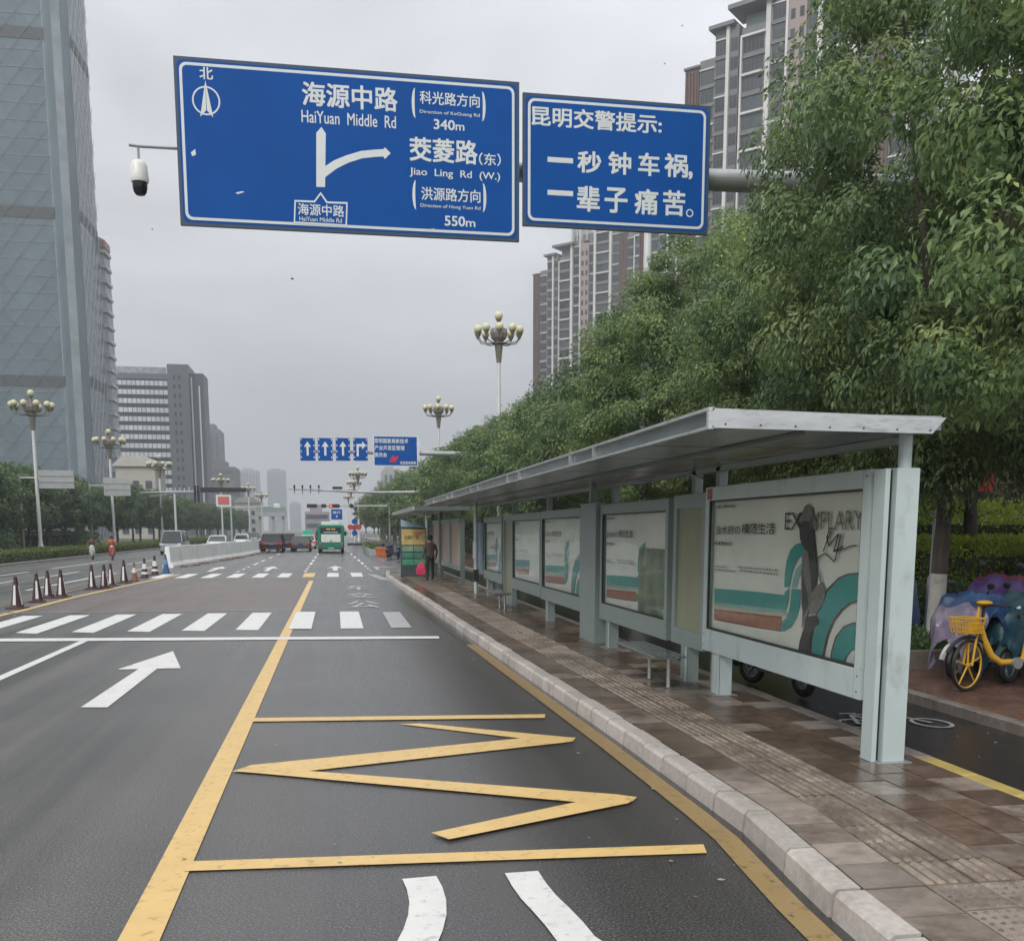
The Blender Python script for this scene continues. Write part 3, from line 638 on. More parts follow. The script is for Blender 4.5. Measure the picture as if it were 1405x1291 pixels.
while y < RY1-.3:
    wd = .78
    MB().bx(RX0+.06, RX1-.10, y, y+wd-.025, 2.728+rr.uniform(0, .004), 2.743).build('ceiling_panel', M_CEIL, RF); y += wd
MB().bx(3.42, 3.47, RY0+.1, RY1, 2.700, 2.726).build('roof_rib', M_DSTEEL, RF)
MB().bx(4.36, 4.45, RY0+.4, RY1, 2.67, 2.727).build('roof_beam', M_GSTEEL, RF)
b = MB(); b.tube([(4.2, 11.25, 2.58), (4.15, 11.6, 2.66), (4.15, 12.1, 2.64), (4.2, 12.5, 2.55)], .008, 6); b.tube([(4.2, 12.5, 2.5), (4.25, 13.4, 2.66), (4.3, 14.2, 2.7)], .008, 6)
b.build('cable', M_BPLAS, SH)
# second shelter further on
S2 = thing('bus_shelter', 'second bus shelter beyond the first, with the waiting passenger beside it', 'bus shelter', (0, 34.2, 0))
for a, c in ((0.6, 3.6), (3.7, 6.9), (7.6, 10.6)):
    f = MB(); f.bx(XP, XP+.12, a, c, .6, .78); f.bx(XP, XP+.12, a, c, 2.25, 2.4); f.bx(XP, XP+.12, a, a+.1, .78, 2.25); f.bx(XP, XP+.12, c-.1, c, .78, 2.25)
    fr = f.build('display_case', M_GSTEEL, S2)
    MB().flat([(XP+.05, a+.1, .78), (XP+.05, a+.1, 2.25), (XP+.05, c-.1, 2.25), (XP+.05, c-.1, .78)]).build('poster', mat('pink_poster', (.46, .33, .28), .4, var=.2, scale=.8, dirt=.5, dirtcol=(.2, .3, .28), dscale=.8), fr)
for y in (.3, 7.2, 11): MB().bx(XP, XP+.14, y, y+.14, .15, 2.7).build('post', M_DSTEEL, S2)
MB().bx(2.62, 4.5, 0, 12.5, 2.66, 2.78).build('roof', M_CEIL, S2)
MB().bx(2.57, 2.62, 0, 12.5, 2.65, 2.79).build('fascia_rail', M_ALU, S2)
MB().bx(2.62, 4.5, -.02, 0.0, 2.65, 2.79).build('end_fascia', M_DSTEEL, S2)
# advert kiosk facing the traffic
KI = thing('advert_kiosk', 'upright advert light box with yellow poster and green rows standing beside the kerb', 'kiosk', (2.57, 41.0, .15))
b = MB(); b.prism([(0, 0), (1.04, 0), (1.04, 1.93), (.75, 2.03), (.4, 2.14), (0, 2.28)], 0, .3, lambda a, c, h: (a, h, c)); b.build('housing', mat('kiosk_housing', (.05, .07, .07), .4), KI)
b = MB(); b.prism([(.02, 1.98), (1.0, 1.94), (.74, 2.05), (.4, 2.16), (.02, 2.26)], -.02, -.002, lambda a, c, h: (a, h, c)); b.build('header_panel', mat('pale_blue_panel', (.30, .42, .52), .35, var=.15, scale=2), KI)
pp = MB().bx(.04, 1.0, -.02, -.002, 1.26, 1.88).build('poster', mat('yellow_poster', (.55, .42, .16), .45, var=.25, scale=3, dirt=.5, dirtcol=(.3, .3, .12), dscale=2.5), KI)
text('公益广告', (.14, -.023, 1.48), XD, (0, 0, 1), .6, .16, M_INK, pp, 'lettering', .03)
b = MB(); b.prism([(.52, 1.72), (.66, 1.80), (.8, 1.74), (.94, 1.8), (.84, 1.66), (.62, 1.62)], -.024, -.021, lambda a, c, h: (a, h, c)); b.build('poster_print', M_ORANGE, pp)
for i, c_ in enumerate([(.20, .30, .22), (.05, .22, .15), (.04, .26, .17)]):
    for j in range(2):
        MB().bx(.05+j*.485, .505+j*.485, -.02, -.002, 1.0-i*.27, 1.22-i*.27).build('green_card', mat('green_card%d' % i, c_, .45, var=.3, scale=6, dirt=.4, dirtcol=(.3, .32, .2), dscale=4), KI)
# benches
def bench(y, n, lab):
    t = thing('bench', lab, 'bench', (3.72, y, .15), group=None)
    for k in range(5): MB().bx(-.19+k*.078, -.125+k*.078, 0, 1.62, .40, .428, .008).build('slat', mat('steel_slat', (.24, .27, .26), .18, .8, var=.1), t)
    MB().bx(-.18, .19, .28, .33, .36, .399).build('crossbar', M_STAIN, t); MB().bx(-.18, .19, 1.0, 1.05, .36, .399).build('crossbar', M_STAIN, t)
    for yy_ in (.30, 1.03):
        for x in (.08,):
            b = MB(); b.lathe([(.055, 0), (.055, .012), (.028, .03), (.024, .05), (.024, .36)], (x, yy_, 0), 14); b.build('leg', M_STAIN, t, smooth=True)
    return t
bench(10.9, 0, 'slatted steel bench in front of the second and third display cases')
bench(22.6, 1, 'steel bench further down the shelter, partly beside the far cases')

# ------------------------------------------------------------------ overhead sign gantry
YS = 16.0
GA = thing('sign_gantry', 'overhead arm carrying the two big blue road signs over the bus lane', 'road sign', (9.6, YS+.35, .11))
G0 = Vector((9.6, YS+.35, .11))
def loc(x, y, z): return (x-G0.x, y-G0.y, z-G0.z)
b = MB(); b.tube([(0, 0, 0), (0, 0, 8.3)], [.2, .16], 16); b.lathe([(.34, 0), (.34, .03)], (0, 0, 0), 12); b.build('pole', M_GREY, GA, smooth=True)
b = MB(); b.tube([loc(9.6, YS+.35, 7.62), loc(-2.0, YS+.35, 7.38)], [.19, .10], 16); b.build('arm', mat('arm_grey', (.34, .36, .36), .4, .5, var=.08, dirt=.3), GA, smooth=True)
for x in (-1.6, -.2, 1.2, 2.5, 3.4, 5.5): MB().bx(x-9.6-.04, x-9.6+.04, -.35+.06, -.1, 7.4-.6-.11, 7.4+.8-.11).build('bracket', M_GREY, GA)
def panel(u0, v0, u1, v1, u2, v2, u3, v3):
    """sign plate from its four outer corners (TL, TR, BR, BL)"""
    cs = [atY(a, c, YS) for a, c in ((u0, v0), (u1, v1), (u2, v2), (u3, v3))]
    x0 = (cs[0][0]+cs[3][0])/2; x1 = (cs[1][0]+cs[2][0])/2; z1 = (cs[0][1]+cs[1][1])/2; z0 = (cs[2][1]+cs[3][1])/2
    L0 = Vector(loc(x0, YS, z0)); W, Ht = x1-x0, z1-z0
    pl = MB(); pl.M = Matrix.Translation(L0); pl.bx(0, W, 0, .06, 0, Ht, 0.0); p = pl.build('sign_panel', M_SEDGE, GA)
    def rr_(x0, z0, x1, z1, r, n=5):
        out = []
        for cx, cz, a0 in ((x1-r, z0+r, -90), (x1-r, z1-r, 0), (x0+r, z1-r, 90), (x0+r, z0+r, 180)):
            for i in range(n+1):
                a = math.radians(a0+90*i/n); out.append((cx+r*math.cos(a), cz+r*math.sin(a)))
        return out
    def plate(poly, y0, y1, m, name):
        q = MB(); q.M = Matrix.Translation(L0); q.prism(poly, y1, y0, lambda a, c, h: (a, h, c)); return q.build(name, m, p)
    plate(rr_(.045, .045, W-.045, Ht-.045, .07), -.004, -.001, M_SBLUE, 'blue_margin')
    plate(rr_(.075, .075, W-.075, Ht-.075, .10), -.007, -.0041, M_SWHITE, 'white_border')
    plate(rr_(.115, .115, W-.115, Ht-.115, .07), -.010, -.0071, M_SBLUE, 'blue_face')
    def at(u, v): x, z = atY(u, v, YS); return (x-x0, z-z0)
    def wr(s, ul, vb, ur, vt, bold=.02, m=M_SWHITE):
        um = (ul+ur)/2; a = (at(ul, vb)[0], at(um, vb)[1]); c = (at(ur, vt)[0], at(um, vt)[1])
        text(s, (L0.x+a[0], L0.y-.0125, L0.z+a[1]), XD, (0, 0, 1), c[0]-a[0], c[1]-a[1], m, p, 'lettering', bold)
    return p, plate, at, wr, L0
p, plate, at, wr, L0 = panel(242, 78, 714, 112, 711, 334, 243, 306)
wr('北', 274, 110, 292, 93, .03)
# (u left, v bottom, u right, v top) with the drop of the text line taken at its middle
wr('海源中路', 415, 150, 545, 117, .035); wr('HaiYuan  Middle  Rd', 414, 173, 543, 156, .012)
wr('科光路方向', 576, 146, 658, 128, .022); wr('Direction of KeGuang Rd', 576, 160, 658, 154, .01)
wr('340', 595, 179, 624, 165, .03); wr('m', 625, 180, 637, 172, .02)
wr('茭菱路', 562, 224, 655, 191, .035); wr('（东）', 657, 228, 687, 211, .02); wr('Jiao  Ling  Rd  (W.)', 562, 247, 686, 234, .015)
wr('洪源路方向', 578, 277, 659, 259, .022); wr('Direction of Hong Yuan Rd', 577, 288, 659, 282, .01)
wr('550', 610, 311, 638, 297, .03); wr('m', 639, 312, 652, 304, .02)
def arcpoly(cx, cz, R, w_, a0, a1, n=14, tz=1.):
    o = [(cx+R*math.cos(math.radians(a0+(a1-a0)*i/n)), cz+tz*R*math.sin(math.radians(a0+(a1-a0)*i/n))) for i in range(n+1)]
    i_ = [(cx+(R-w_)*math.cos(math.radians(a0+(a1-a0)*i/n)), cz+tz*(R-w_)*math.sin(math.radians(a0+(a1-a0)*i/n))) for i in range(n, -1, -1)]
    return o+i_
def pp_(pts): return [at(*q) for q in pts]
for (u, v) in ((568, 142), (663, 147), (569, 268), (664, 272)):
    c0 = at(u, v); s_ = -1 if u < 600 else 1; hh = .21
    plate([(c0[0]+s_*(-.02+.055*math.cos(t)), c0[1]+hh*math.sin(t)) for t in np.linspace(-PI/2, PI/2, 9)]+[(c0[0]+s_*(-.02+.012*math.cos(t)), c0[1]+hh*math.sin(t)) for t in np.linspace(PI/2, -PI/2, 9)], -.013, -.0101, M_SWHITE, 'bracket_mark')
plate(pp_([(434, 257), (446, 257.5), (447, 184), (441, 175), (434, 183)]), -.0135, -.0101, M_SWHITE, 'direction_arrow')
o_ = [(447, 228), (458, 221), (475, 214), (495, 208), (515, 206), (526, 205.5)]; i_ = [(526, 215.5), (515, 216), (497, 218), (478, 224), (462, 232), (447, 243)]
plate(pp_([(446, 229)]+o_[1:]+[(528, 203), (536, 211), (528, 219)]+i_[:-1]+[(446, 244)]), -.013, -.0101, M_SWHITE, 'direction_arrow')
o_ = pp_([(404, 275), (431, 276), (440, 264), (449, 277), (477, 278), (476, 311), (403, 307)]); ctr = (sum(a for a, c in o_)/7, sum(c for a, c in o_)/7)
plate(o_, -.0115, -.0101, M_SWHITE, 'name_box_border')
plate(pp_([(406, 277.5), (432, 278.5), (440, 267.5), (448, 279.5), (475, 280.5), (474, 308.5), (405, 304.5)]), -.0125, -.0116, M_SBLUE, 'name_box')
L1 = L0.copy()
def wr2(s, ul, vb, ur, vt, bold):
    um = (ul+ur)/2; a = (at(ul, vb)[0], at(um, vb)[1]); c = (at(ur, vt)[0], at(um, vt)[1]); text(s, (L0.x+a[0], L0.y-.0135, L0.z+a[1]), XD, (0, 0, 1), c[0]-a[0], c[1]-a[1], M_SWHITE, p, 'lettering', bold)
wr2('海源中路', 409, 297, 472, 281, .02); wr2('HaiYuan Middle Rd', 411, 305, 469, 299, .01)
cc = at(283, 139); plate(arcpoly(cc[0], cc[1], .195, .022, 0, 359.9, 28), -.012, -.0101, M_SWHITE, 'compass_ring')
plate([(cc[0]-.09, cc[1]-.22), (cc[0], cc[1]+.27), (cc[0]-.005, cc[1]-.13)], -.0135, -.0121, M_SWHITE, 'compass_needle')
plate([(cc[0]+.005, cc[1]-.13), (cc[0]+.0, cc[1]+.27), (cc[0]+.09, cc[1]-.22)], -.0135, -.0121, M_SWHITE, 'compass_needle')
for q in ([(262, 210), (268, 205), (269, 213), (264, 215)], [(323, 265), (332, 263), (336, 264), (326, 267)], [(588, 315), (597, 314), (592, 317)]): plate(pp_(q), -.0112, -.0101, M_SWHITE, 'peeling_patch')
p, plate, at, wr, L0 = panel(718, 127, 974, 146, 972, 322, 717, 310)
wr('昆明交警提示:', 729, 179, 908, 152, .035)
for ch, (a, c) in zip('一秒钟车祸', ((751, 786), (792, 825), (834, 866), (875, 905), (911, 944))):
    wr(ch, a, 224 if ch == '一' else 238+(a-790)*.05, c, 217 if ch == '一' else 208+(a-790)*.03, .04)
wr(',', 944, 247, 950, 236, .04)
for ch, (a, c) in zip('一辈子痛苦', ((751, 786), (791, 823), (829, 861), (870, 903), (909, 940))):
    wr(ch, a, 269 if ch == '一' else 291+(a-790)*.05, c, 262 if ch == '一' else 256+(a-790)*.05, .04)
cc = at(946, 293); plate(arcpoly(cc[0], cc[1], .06, .018, 0, 359.9, 18), -.012, -.0101, M_SWHITE, 'full_stop')
# dome camera on its own bracket at the end of the arm
cx_, cz_ = atY(190, 232, YS)
za_ = atY(190, 201, YS+.05)[1]; zb2 = atY(243, 204, YS+.2)[1]
b = MB(); b.tube([loc(-1.95, YS+.2, zb2), loc(cx_, YS+.05, za_), loc(cx_-.12, YS+.03, za_+.005)], .022, 8); b.tube([loc(cx_, YS+.05, za_), loc(cx_, YS+.05, 7.22)], .018, 8); b.build('camera_arm', M_GREY, GA, smooth=True)
C_ = loc(cx_, YS+.05, 0)
b = MB(); b.lathe([(.03, 7.24), (.08, 7.22), (.115, 7.16), (.122, 7.05), (.13, 6.97), (.118, 6.93)][::-1], (C_[0], C_[1], C_[2]), 20); cb = b.build('camera_housing', M_WHITE, GA, smooth=True)
b = MB(); b.lathe([(.02, 6.75), (.06, 6.76), (.09, 6.80), (.103, 6.86), (.105, 6.929)], (C_[0], C_[1], C_[2]), 20); b.build('camera_dome', mat('smoked_dome', (.012, .012, .014), .08), cb, smooth=True)

# ------------------------------------------------------------------ chandelier street lamps
M_POLE = mat('lamp_pole_white', (.58, .60, .60), .45, .1, var=.06, dirt=.35, dirtcol=(.3, .3, .28))
M_GOB = mat('lamp_goblet', (.21, .195, .165), .5, .3, var=.2); M_GLOBE = mat('lamp_globe', (.56, .53, .34), .3, var=.08, scale=3, dirt=.3, dirtcol=(.36, .32, .17))
def lamp(label, X, Y, z0, h, R, s):
    t = thing('street_lamp', label, 'street lamp', (X, Y, z0))
    zt = h-3.0*s
    b = MB(); b.lathe([(.32*s, 0), (.32*s, .1), (.2*s, .5), (.145*s, .9), (.12*s, zt)], n=12); b.build('pole', M_POLE, t, smooth=True)
    b = MB(); b.lathe([(.13*s, zt), (.15*s, zt+.05), (.26*s, zt+1.05*s), (.42*s, zt+1.12*s), (.42*s, zt+1.18*s), (.28*s, zt+1.24*s)], n=14); b.build('collar', M_GOB, t, smooth=True)
    b = MB(); n = 24
    pr = [(.24, 1.24), (.44, 1.45), (.50, 1.75), (.47, 2.0), (.1, 2.03)]; vs = []
    rings = [[((r*(1+(.07 if k % 2 else -.05)))*s*math.cos(2*PI*k/n), (r*(1+(.07 if k % 2 else -.05)))*s*math.sin(2*PI*k/n), zt+z*s) for k in range(n)] for r, z in pr]
    b.loft(rings); b.build('goblet', M_GOB, t)
    MB().tube([(0, 0, zt+2.0*s), (0, 0, zt+2.5*s)], .05*s, 8).build('stem', M_GOB, t)
    MB().lathe([(.07*s, zt+2.38*s), (.17*s, zt+2.52*s), (.19*s, zt+2.58*s)], n=12).build('cup', M_GOB, t, smooth=True)
    MB().ball((0, 0, zt+2.77*s), .26*s, 14).build('globe', M_GLOBE, t, smooth=True)
    arm = MB(); arm.tube([(.2*s, 0, zt+1.16*s), (.55*R, 0, zt+1.12*s), (.85*R, 0, zt+1.2*s), (R, 0, zt+1.5*s)], .035*s, 6); am = arm.mesh('arm', M_GOB, True)
    cup = MB(); cup.lathe([(.05*s, zt+1.45*s), (.15*s, zt+1.66*s), (.2*s, zt+1.76*s)], (R, 0, 0), 10); cm = cup.mesh('cup', M_GOB, True)
    gl = MB(); gl.ball((R, 0, zt+1.9*s), .25*s, 12); gm = gl.mesh('globe', M_GLOBE, True)
    for k in range(10):
        a = 2*PI*(k+.3)/10
        o = obj('arm', am, t, rz=a); c = obj('cup', cm, o); g_ = obj('globe', gm, o)
    return t
lamp('chandelier street lamp just left of the brown apartment block, above the tree tops', 8.5, 53, .11, 12.9, 1.12, .84)
lamp('white chandelier lamp post seen below the smaller blue sign, its head behind that sign', 8.5, 27.6, .11, 12.6, 1.12, .84)
lamp('chandelier street lamp over the trees, to the right of the far blue sign gantry', 8.5, 84, .11, 12.6, 1.12, .84)
for i, (X, Y, h) in enumerate(((4.3, 190, 13.5), (4.4, 232, 13.8), (4.4, 280, 14), (4.5, 340, 14))):
    o = lamp(['nearest of the line of far lamps above the bus', 'second of the far lamps above the bus, counting from the tallest', 'third of the far lamps above the bus', 'last and smallest of the far lamps above the bus'][i], X, Y, 0, h, 1.5, 1.15); o['group'] = 'far lamps above the bus'
for i, (X, Y, h) in enumerate(((-26, 97, 14), (-26, 128, 13.6), (-25.6, 160, 12.9), (-22.6, 215, 13.2), (-21, 262, 13.4), (-20.5, 300, 13))):
    o = lamp(['leftmost and largest street lamp, standing in front of the left tree row', 'street lamp in front of the glass tower edge, second of the left row', 'street lamp in front of the banded office slab, third of the left row', 'fourth street lamp of the left row, over the traffic signal arm', 'fifth street lamp of the left row', 'sixth and smallest street lamp of the left row'][i], X, Y, .12, h, 1.62, 1.15); o['group'] = 'street lamps along the left side'

# ------------------------------------------------------------------ cones and the white barrier
M_CONE = mat('cone_dark', (.045, .018, .022), .45, var=.25, dirt=.3, dirtcol=(.1, .07, .06)); M_CWH = mat('cone_white', (.6, .6, .58), .4, var=.08, dirt=.4, dirtcol=(.35, .3, .28))
def cone(label, x, y, s=1., kind='dark', rz=0.):
    t = thing('traffic_cone', label, 'traffic cone', (x, y, .004), rz, 'cones along the yellow line')
    body = {'dark': M_CONE, 'blue': mat('cone_blue', (.03, .10, .24), .45, var=.15), 'brown': mat('cone_brown', (.22, .09, .06), .5, var=.3), 'ring': M_CONE}[kind]
    MB().bx(-.21*s, .21*s, -.21*s, .21*s, 0, .04*s, .01).build('base', M_CONE if kind != 'blue' else body, t)
    def rg(h, k=1.): r = (.145-.105*h/.72)*k; return [(sx*r*s, sy*r*s, (h+.04)*s) for sx, sy in ((-1, -.45), (-.45, -1), (.45, -1), (1, -.45), (1, .45), (.45, 1), (-.45, 1), (-1, .45))]
    MB().loft([rg(0), rg(.72), rg(.74, .7)]).build('body', body, t)
    if kind == 'dark':
        for q in range(4):
            b = MB(); a = math.radians(90*q); c_, s_ = math.cos(a), math.sin(a)
            P = [(-.042, -.139, .10), (.042, -.139, .10), (.022, -.067, .60), (-.022, -.067, .60)]
            b.flat([((x_*c_-y_*s_)*s, (x_*s_+y_*c_)*s, z_*s) for x_, y_, z_ in P]); b.build('reflector', M_CWH, t)
    else:
        b = MB(); b.loft([rg(.34, 1.04), rg(.56, 1.05)], cap=False); b.build('reflector', M_CWH if kind != 'blue' else mat('cone_pale_blue', (.1, .25, .4), .4), t)
        if kind == 'ring': b = MB(); b.loft([rg(.12, 1.04), rg(.22, 1.04)], cap=False); b.build('reflector', M_CWH, t)
    b = MB(); b.lathe([(.045*s, .76*s), (.05*s, .79*s), (.03*s, .83*s)], n=8); b.build('tip', M_BPLAS, t)
    return t
CN = [(24, 835, 1., 'dark', 'dark cone cut by the left edge, nearest the zebra crossing'), (52, 826, .98, 'dark', 'dark cone with white stripe, second from the left edge'), (67, 820.5, .98, 'dark', 'dark cone, third from left, half behind the second'), (85, 820, 1., 'dark', 'dark cone with white stripe, fourth from left, before the gap in the row'),
      (127, 808.5, 1., 'dark', 'dark cone, first one after the gap in the row'), (144, 807.5, 1., 'dark', 'dark cone, front of the touching pair after the gap'), (153, 804, .98, 'dark', 'dark cone, rear of the touching pair after the gap'), (171, 800, 1.05, 'dark', 'dark cone with broad white stripe just before the short brown cone'),
      (185, 797, .85, 'brown', 'short brown cone with white top'), (199, 793, 1., 'ring', 'dark cone with white collar right after the brown one'), (213, 789, 1.05, 'ring', 'dark and white banded cone next to the blue cone'), (228, 786.5, 1.05, 'blue', 'plain blue cone at the start of the white barrier')]
for u, v, s, k, l in CN: cone(l, *gnd(u, v), s, k, random.uniform(-.3, .3))
WB = thing('road_barrier', 'long white concrete barrier splitting the avenue beyond the cones', 'barrier', (0, 0, 0))
pts = [Vector((-8.85, 56.5)), Vector((-8.3, 64)), Vector((-7.2, 80)), Vector((-6.7, 98)), Vector((-6.6, 130))]
cl = []
for a, c in zip(pts[:-1], pts[1:]):
    n = max(1, round((c-a).length/2.4))
    for i in range(n): cl.append(a.lerp(c, i/n))
cl.append(pts[-1]); M_BAR = mat('barrier_white', (.76, .77, .75), .6, var=.08, scale=2, dirt=.35, dirtcol=(.36, .34, .30), dscale=1.2)
for i, (a, c) in enumerate(zip(cl[:-1], cl[1:])):
    d_ = (c-a).normalized(); n_ = Vector((-d_.y, d_.x)); a2 = a+d_*.02; c2 = c-d_*.02; dz = random.uniform(-.02, .02)
    def rg(p): return [(*(p+n_*k), z+(dz if z > .2 else 0)) for k, z in ((-.28, .0), (-.28, .12), (-.15, .3), (-.11, 1.12), (.11, 1.12), (.15, .3), (.28, .12), (.28, 0))]
    MB().loft([rg(a2), rg(c2)]).build('barrier_panel', M_BAR, WB)
b = MB()
rr = random.Random(2)
for i in range(46):
    y = rr.uniform(57, 96); x = float(np.interp(y, [56, 64, 80, 98], [-8.85, -8.3, -7.2, -6.7]))+.42+rr.uniform(0, .35); s = rr.uniform(.06, .18)
    b.ball((x, y, s*.25), s, 6, (1.3, 1, .4))
b.build('rubble', mat('rubble_stone', (.22, .13, .10), .8, var=.4), None, kind='stuff')
bpy.data.objects['rubble']['label'] = 'low line of reddish rubble along the foot of the white barrier'; bpy.data.objects['rubble']['category'] = 'rubble'

# ------------------------------------------------------------------ foliage
def leafmat(name, stops):
    m = bpy.data.materials.new(name); m.use_nodes = True; t = m.node_tree; L = t.links; b = t.nodes['Principled BSDF']; o = t.nodes['Material Output']
    at_ = N(t, 'ShaderNodeAttribute', attribute_name='tint'); cr = N(t, 'ShaderNodeValToRGB'); L.new(at_.outputs['Fac'], cr.inputs[0])
    e = cr.color_ramp.elements; e[0].position = stops[0][0]; e[0].color = (*stops[0][1], 1); e[1].position = stops[-1][0]; e[1].color = (*stops[-1][1], 1)
    for p, c in stops[1:-1]: k = e.new(p); k.color = (*c, 1)
    oi = N(t, 'ShaderNodeObjectInfo'); hs = N(t, 'ShaderNodeHueSaturation'); r = N(t, 'ShaderNodeMapRange'); L.new(oi.outputs['Random'], r.inputs[0]); r.inputs[3].default_value = .85; r.inputs[4].default_value = 1.15
    L.new(r.outputs[0], hs.inputs['Value']); L.new(cr.outputs[0], hs.inputs['Color'])
    L.new(hs.outputs[0], b.inputs['Base Color']); b.inputs['Roughness'].default_value = .42; b.inputs['Specular IOR Level'].default_value = .4
    tr = N(t, 'ShaderNodeBsdfTranslucent'); L.new(hs.outputs[0], tr.inputs[0]); mx = N(t, 'ShaderNodeMixShader'); mx.inputs[0].default_value = .36
    L.new(b.outputs[0], mx.inputs[1]); L.new(tr.outputs[0], mx.inputs[2]); L.new(mx.outputs[0], o.inputs[0]); return m
LEAF = leafmat('camphor_leaf', [(0, (.078, .138, .064)), (.4, (.175, .262, .10)), (.72, (.28, .35, .13)), (1, (.44, .47, .17))])
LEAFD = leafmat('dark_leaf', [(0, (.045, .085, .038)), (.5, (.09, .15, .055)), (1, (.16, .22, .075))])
LEAFM = leafmat('distant_leaf', [(0, (.052, .098, .046)), (.4, (.115, .18, .074)), (.72, (.18, .25, .09)), (1, (.31, .34, .12))])
LEAFB = leafmat('bright_hedge_leaf', [(0, (.18, .27, .04)), (.5, (.36, .46, .06)), (1, (.55, .6, .1))])
BARK = mat('bark', (.075, .062, .05), .85, var=.35, scale=9, stretch=(1, 1, .25), bump=.8, bscale=30, dirt=.4, dirtcol=(.05, .06, .035))
LIME = mat('limewash', (.50, .49, .46), .8, var=.12, scale=10, bump=.5, bscale=30, dirt=.75, dirtcol=(.14, .12, .10), dscale=5)
def leaves(name, C, D, size, tint, m, asp=.42, seed=0, NN=None):
    """C leaf bases, D leaf directions"""
    R = np.random.default_rng(seed); n = len(C)
    if NN is not None:
        NN = NN/np.linalg.norm(NN, axis=1, keepdims=True); D = D-(D*NN).sum(1, keepdims=True)*NN
    D = D/(np.linalg.norm(D, axis=1, keepdims=True)+1e-9); s = R.normal(size=(n, 3)) if NN is None else np.cross(NN, D); s -= (s*D).sum(1, keepdims=True)*D
    if NN is None: s[:, 2] *= .35
    s /= np.linalg.norm(s, axis=1, keepdims=True)+1e-9
    nr = np.cross(D, s); sz = size*R.uniform(.65, 1.25, (n, 1)); wd = sz*asp*.5
    mid = C+D*sz*.45
    V = np.stack([C, mid+s*wd+nr*wd*.35, C+D*sz-nr*wd*.2, mid-s*wd+nr*wd*.35], 1).reshape(-1, 3)
    me = bpy.data.meshes.new(name); me.vertices.add(4*n); me.vertices.foreach_set('co', V.astype(np.float32).ravel())
    idx = (np.arange(n)[:, None]*4+np.array([0, 1, 2, 0, 2, 3])[None]).ravel()
    me.loops.add(6*n); me.loops.foreach_set('vertex_index', idx.astype(np.int32))
    me.polygons.add(2*n); me.polygons.foreach_set('loop_start', np.arange(0, 6*n, 3, dtype=np.int32)); me.polygons.foreach_set('loop_total', np.full(2*n, 3, np.int32))
    me.update(calc_edges=True); a = me.attributes.new('tint', 'FLOAT', 'POINT'); a.data.foreach_set('value', np.repeat(tint, 4).astype(np.float32))
    me.materials.append(m); return me
def crown_points(R, center, rad, nclump, per, cr, bottom=-1., lumpy=.35, flat=.75):
    cs = []
    lob = R.normal(size=(7, 3)); lob /= np.linalg.norm(lob, axis=1, keepdims=True); la = R.uniform(.1, lumpy, 7)
    while len(cs) < nclump:
        p = R.normal(size=3); p /= np.linalg.norm(p)
        if p[2] < bottom: continue
        k = 1-la[0]*.5+sum(a*max(0, p@l)**3 for a, l in zip(la, lob))
        cs.append(p*k*R.uniform(.42, 1.)**.6)
    cs = np.array(cs)*np.array(rad)+np.array(center)
    C = []; D = []; T = []; NL = []
    for c in cs:
        ct = R.normal(0, .13)
        q = R.normal(size=(per, 3)); q /= np.linalg.norm(q, axis=1, keepdims=True); rr_ = R.uniform(.25, 1, (per, 1))**.55
        s_ = cr*R.uniform(.6, 1.25); off = q*rr_*s_*np.array([1, 1, flat])
        C.append(c+off); outw = (c-np.array(center)); outw /= np.linalg.norm(outw)+1e-6
        D.append(q*.5+outw*.4+np.array([0, 0, -.7])+R.normal(size=(per, 3))*.6)
        NL.append(q*.75+outw*.35+np.array([0, 0, .35])+R.normal(size=(per, 3))*.38)
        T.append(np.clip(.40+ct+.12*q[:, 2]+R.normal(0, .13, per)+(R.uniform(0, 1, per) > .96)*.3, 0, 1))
    return np.concatenate(C), np.concatenate(D), np.concatenate(T), cs, np.concatenate(NL)
def trunk_mesh(R, h0, tips, r0, whitewash, lean=(0, 0)):
    b = MB(); fork = Vector((lean[0]*h0, lean[1]*h0, h0))
    zs = [0, .12, .5, 1.25, 1.27, h0*.6, h0*.85, h0]; zs = sorted(set([z for z in zs if z <= h0])); pts = [Vector((lean[0]*z+.03*math.sin(z*1.7), lean[1]*z+.03*math.cos(z*2.1), z)) for z in zs]
    rs = [r0*(1.35 if z == 0 else 1.12 if z < .3 else 1-.3*z/h0) for z in zs]
    if whitewash:
        b.cur = 1; i = sum(1 for z in zs if z <= 1.27); b.tube(pts[:i], rs[:i], 12); b.cur = 0; b.tube(pts[i-1:], [r*.985 for r in rs[i-1:]], 12)
    else: b.tube(pts, rs, 10)
    for k, tp in enumerate(tips):
        tp = Vector(tp); p0 = fork-Vector((0, 0, R.uniform(0, .5))); m1 = p0.lerp(tp, .4)+Vector((0, 0, .35)); m2 = p0.lerp(tp, .75)+Vector((R.uniform(-.3, .3), R.uniform(-.3, .3), .2))
        b.tube([p0, m1, m2, tp], [r0*.5, r0*.36, r0*.2, r0*.06], 7)
        for j in range(2):
            e = m2+Vector((R.uniform(-1.3, 1.3), R.uniform(-1.3, 1.3), R.uniform(-.1, 1.1))); b.tube([m1.lerp(m2, .5+.3*j), e.lerp(m2, .4), e], [r0*.16, r0*.1, r0*.03], 5)
    return b.mesh('trunk', [BARK, LIME], True)
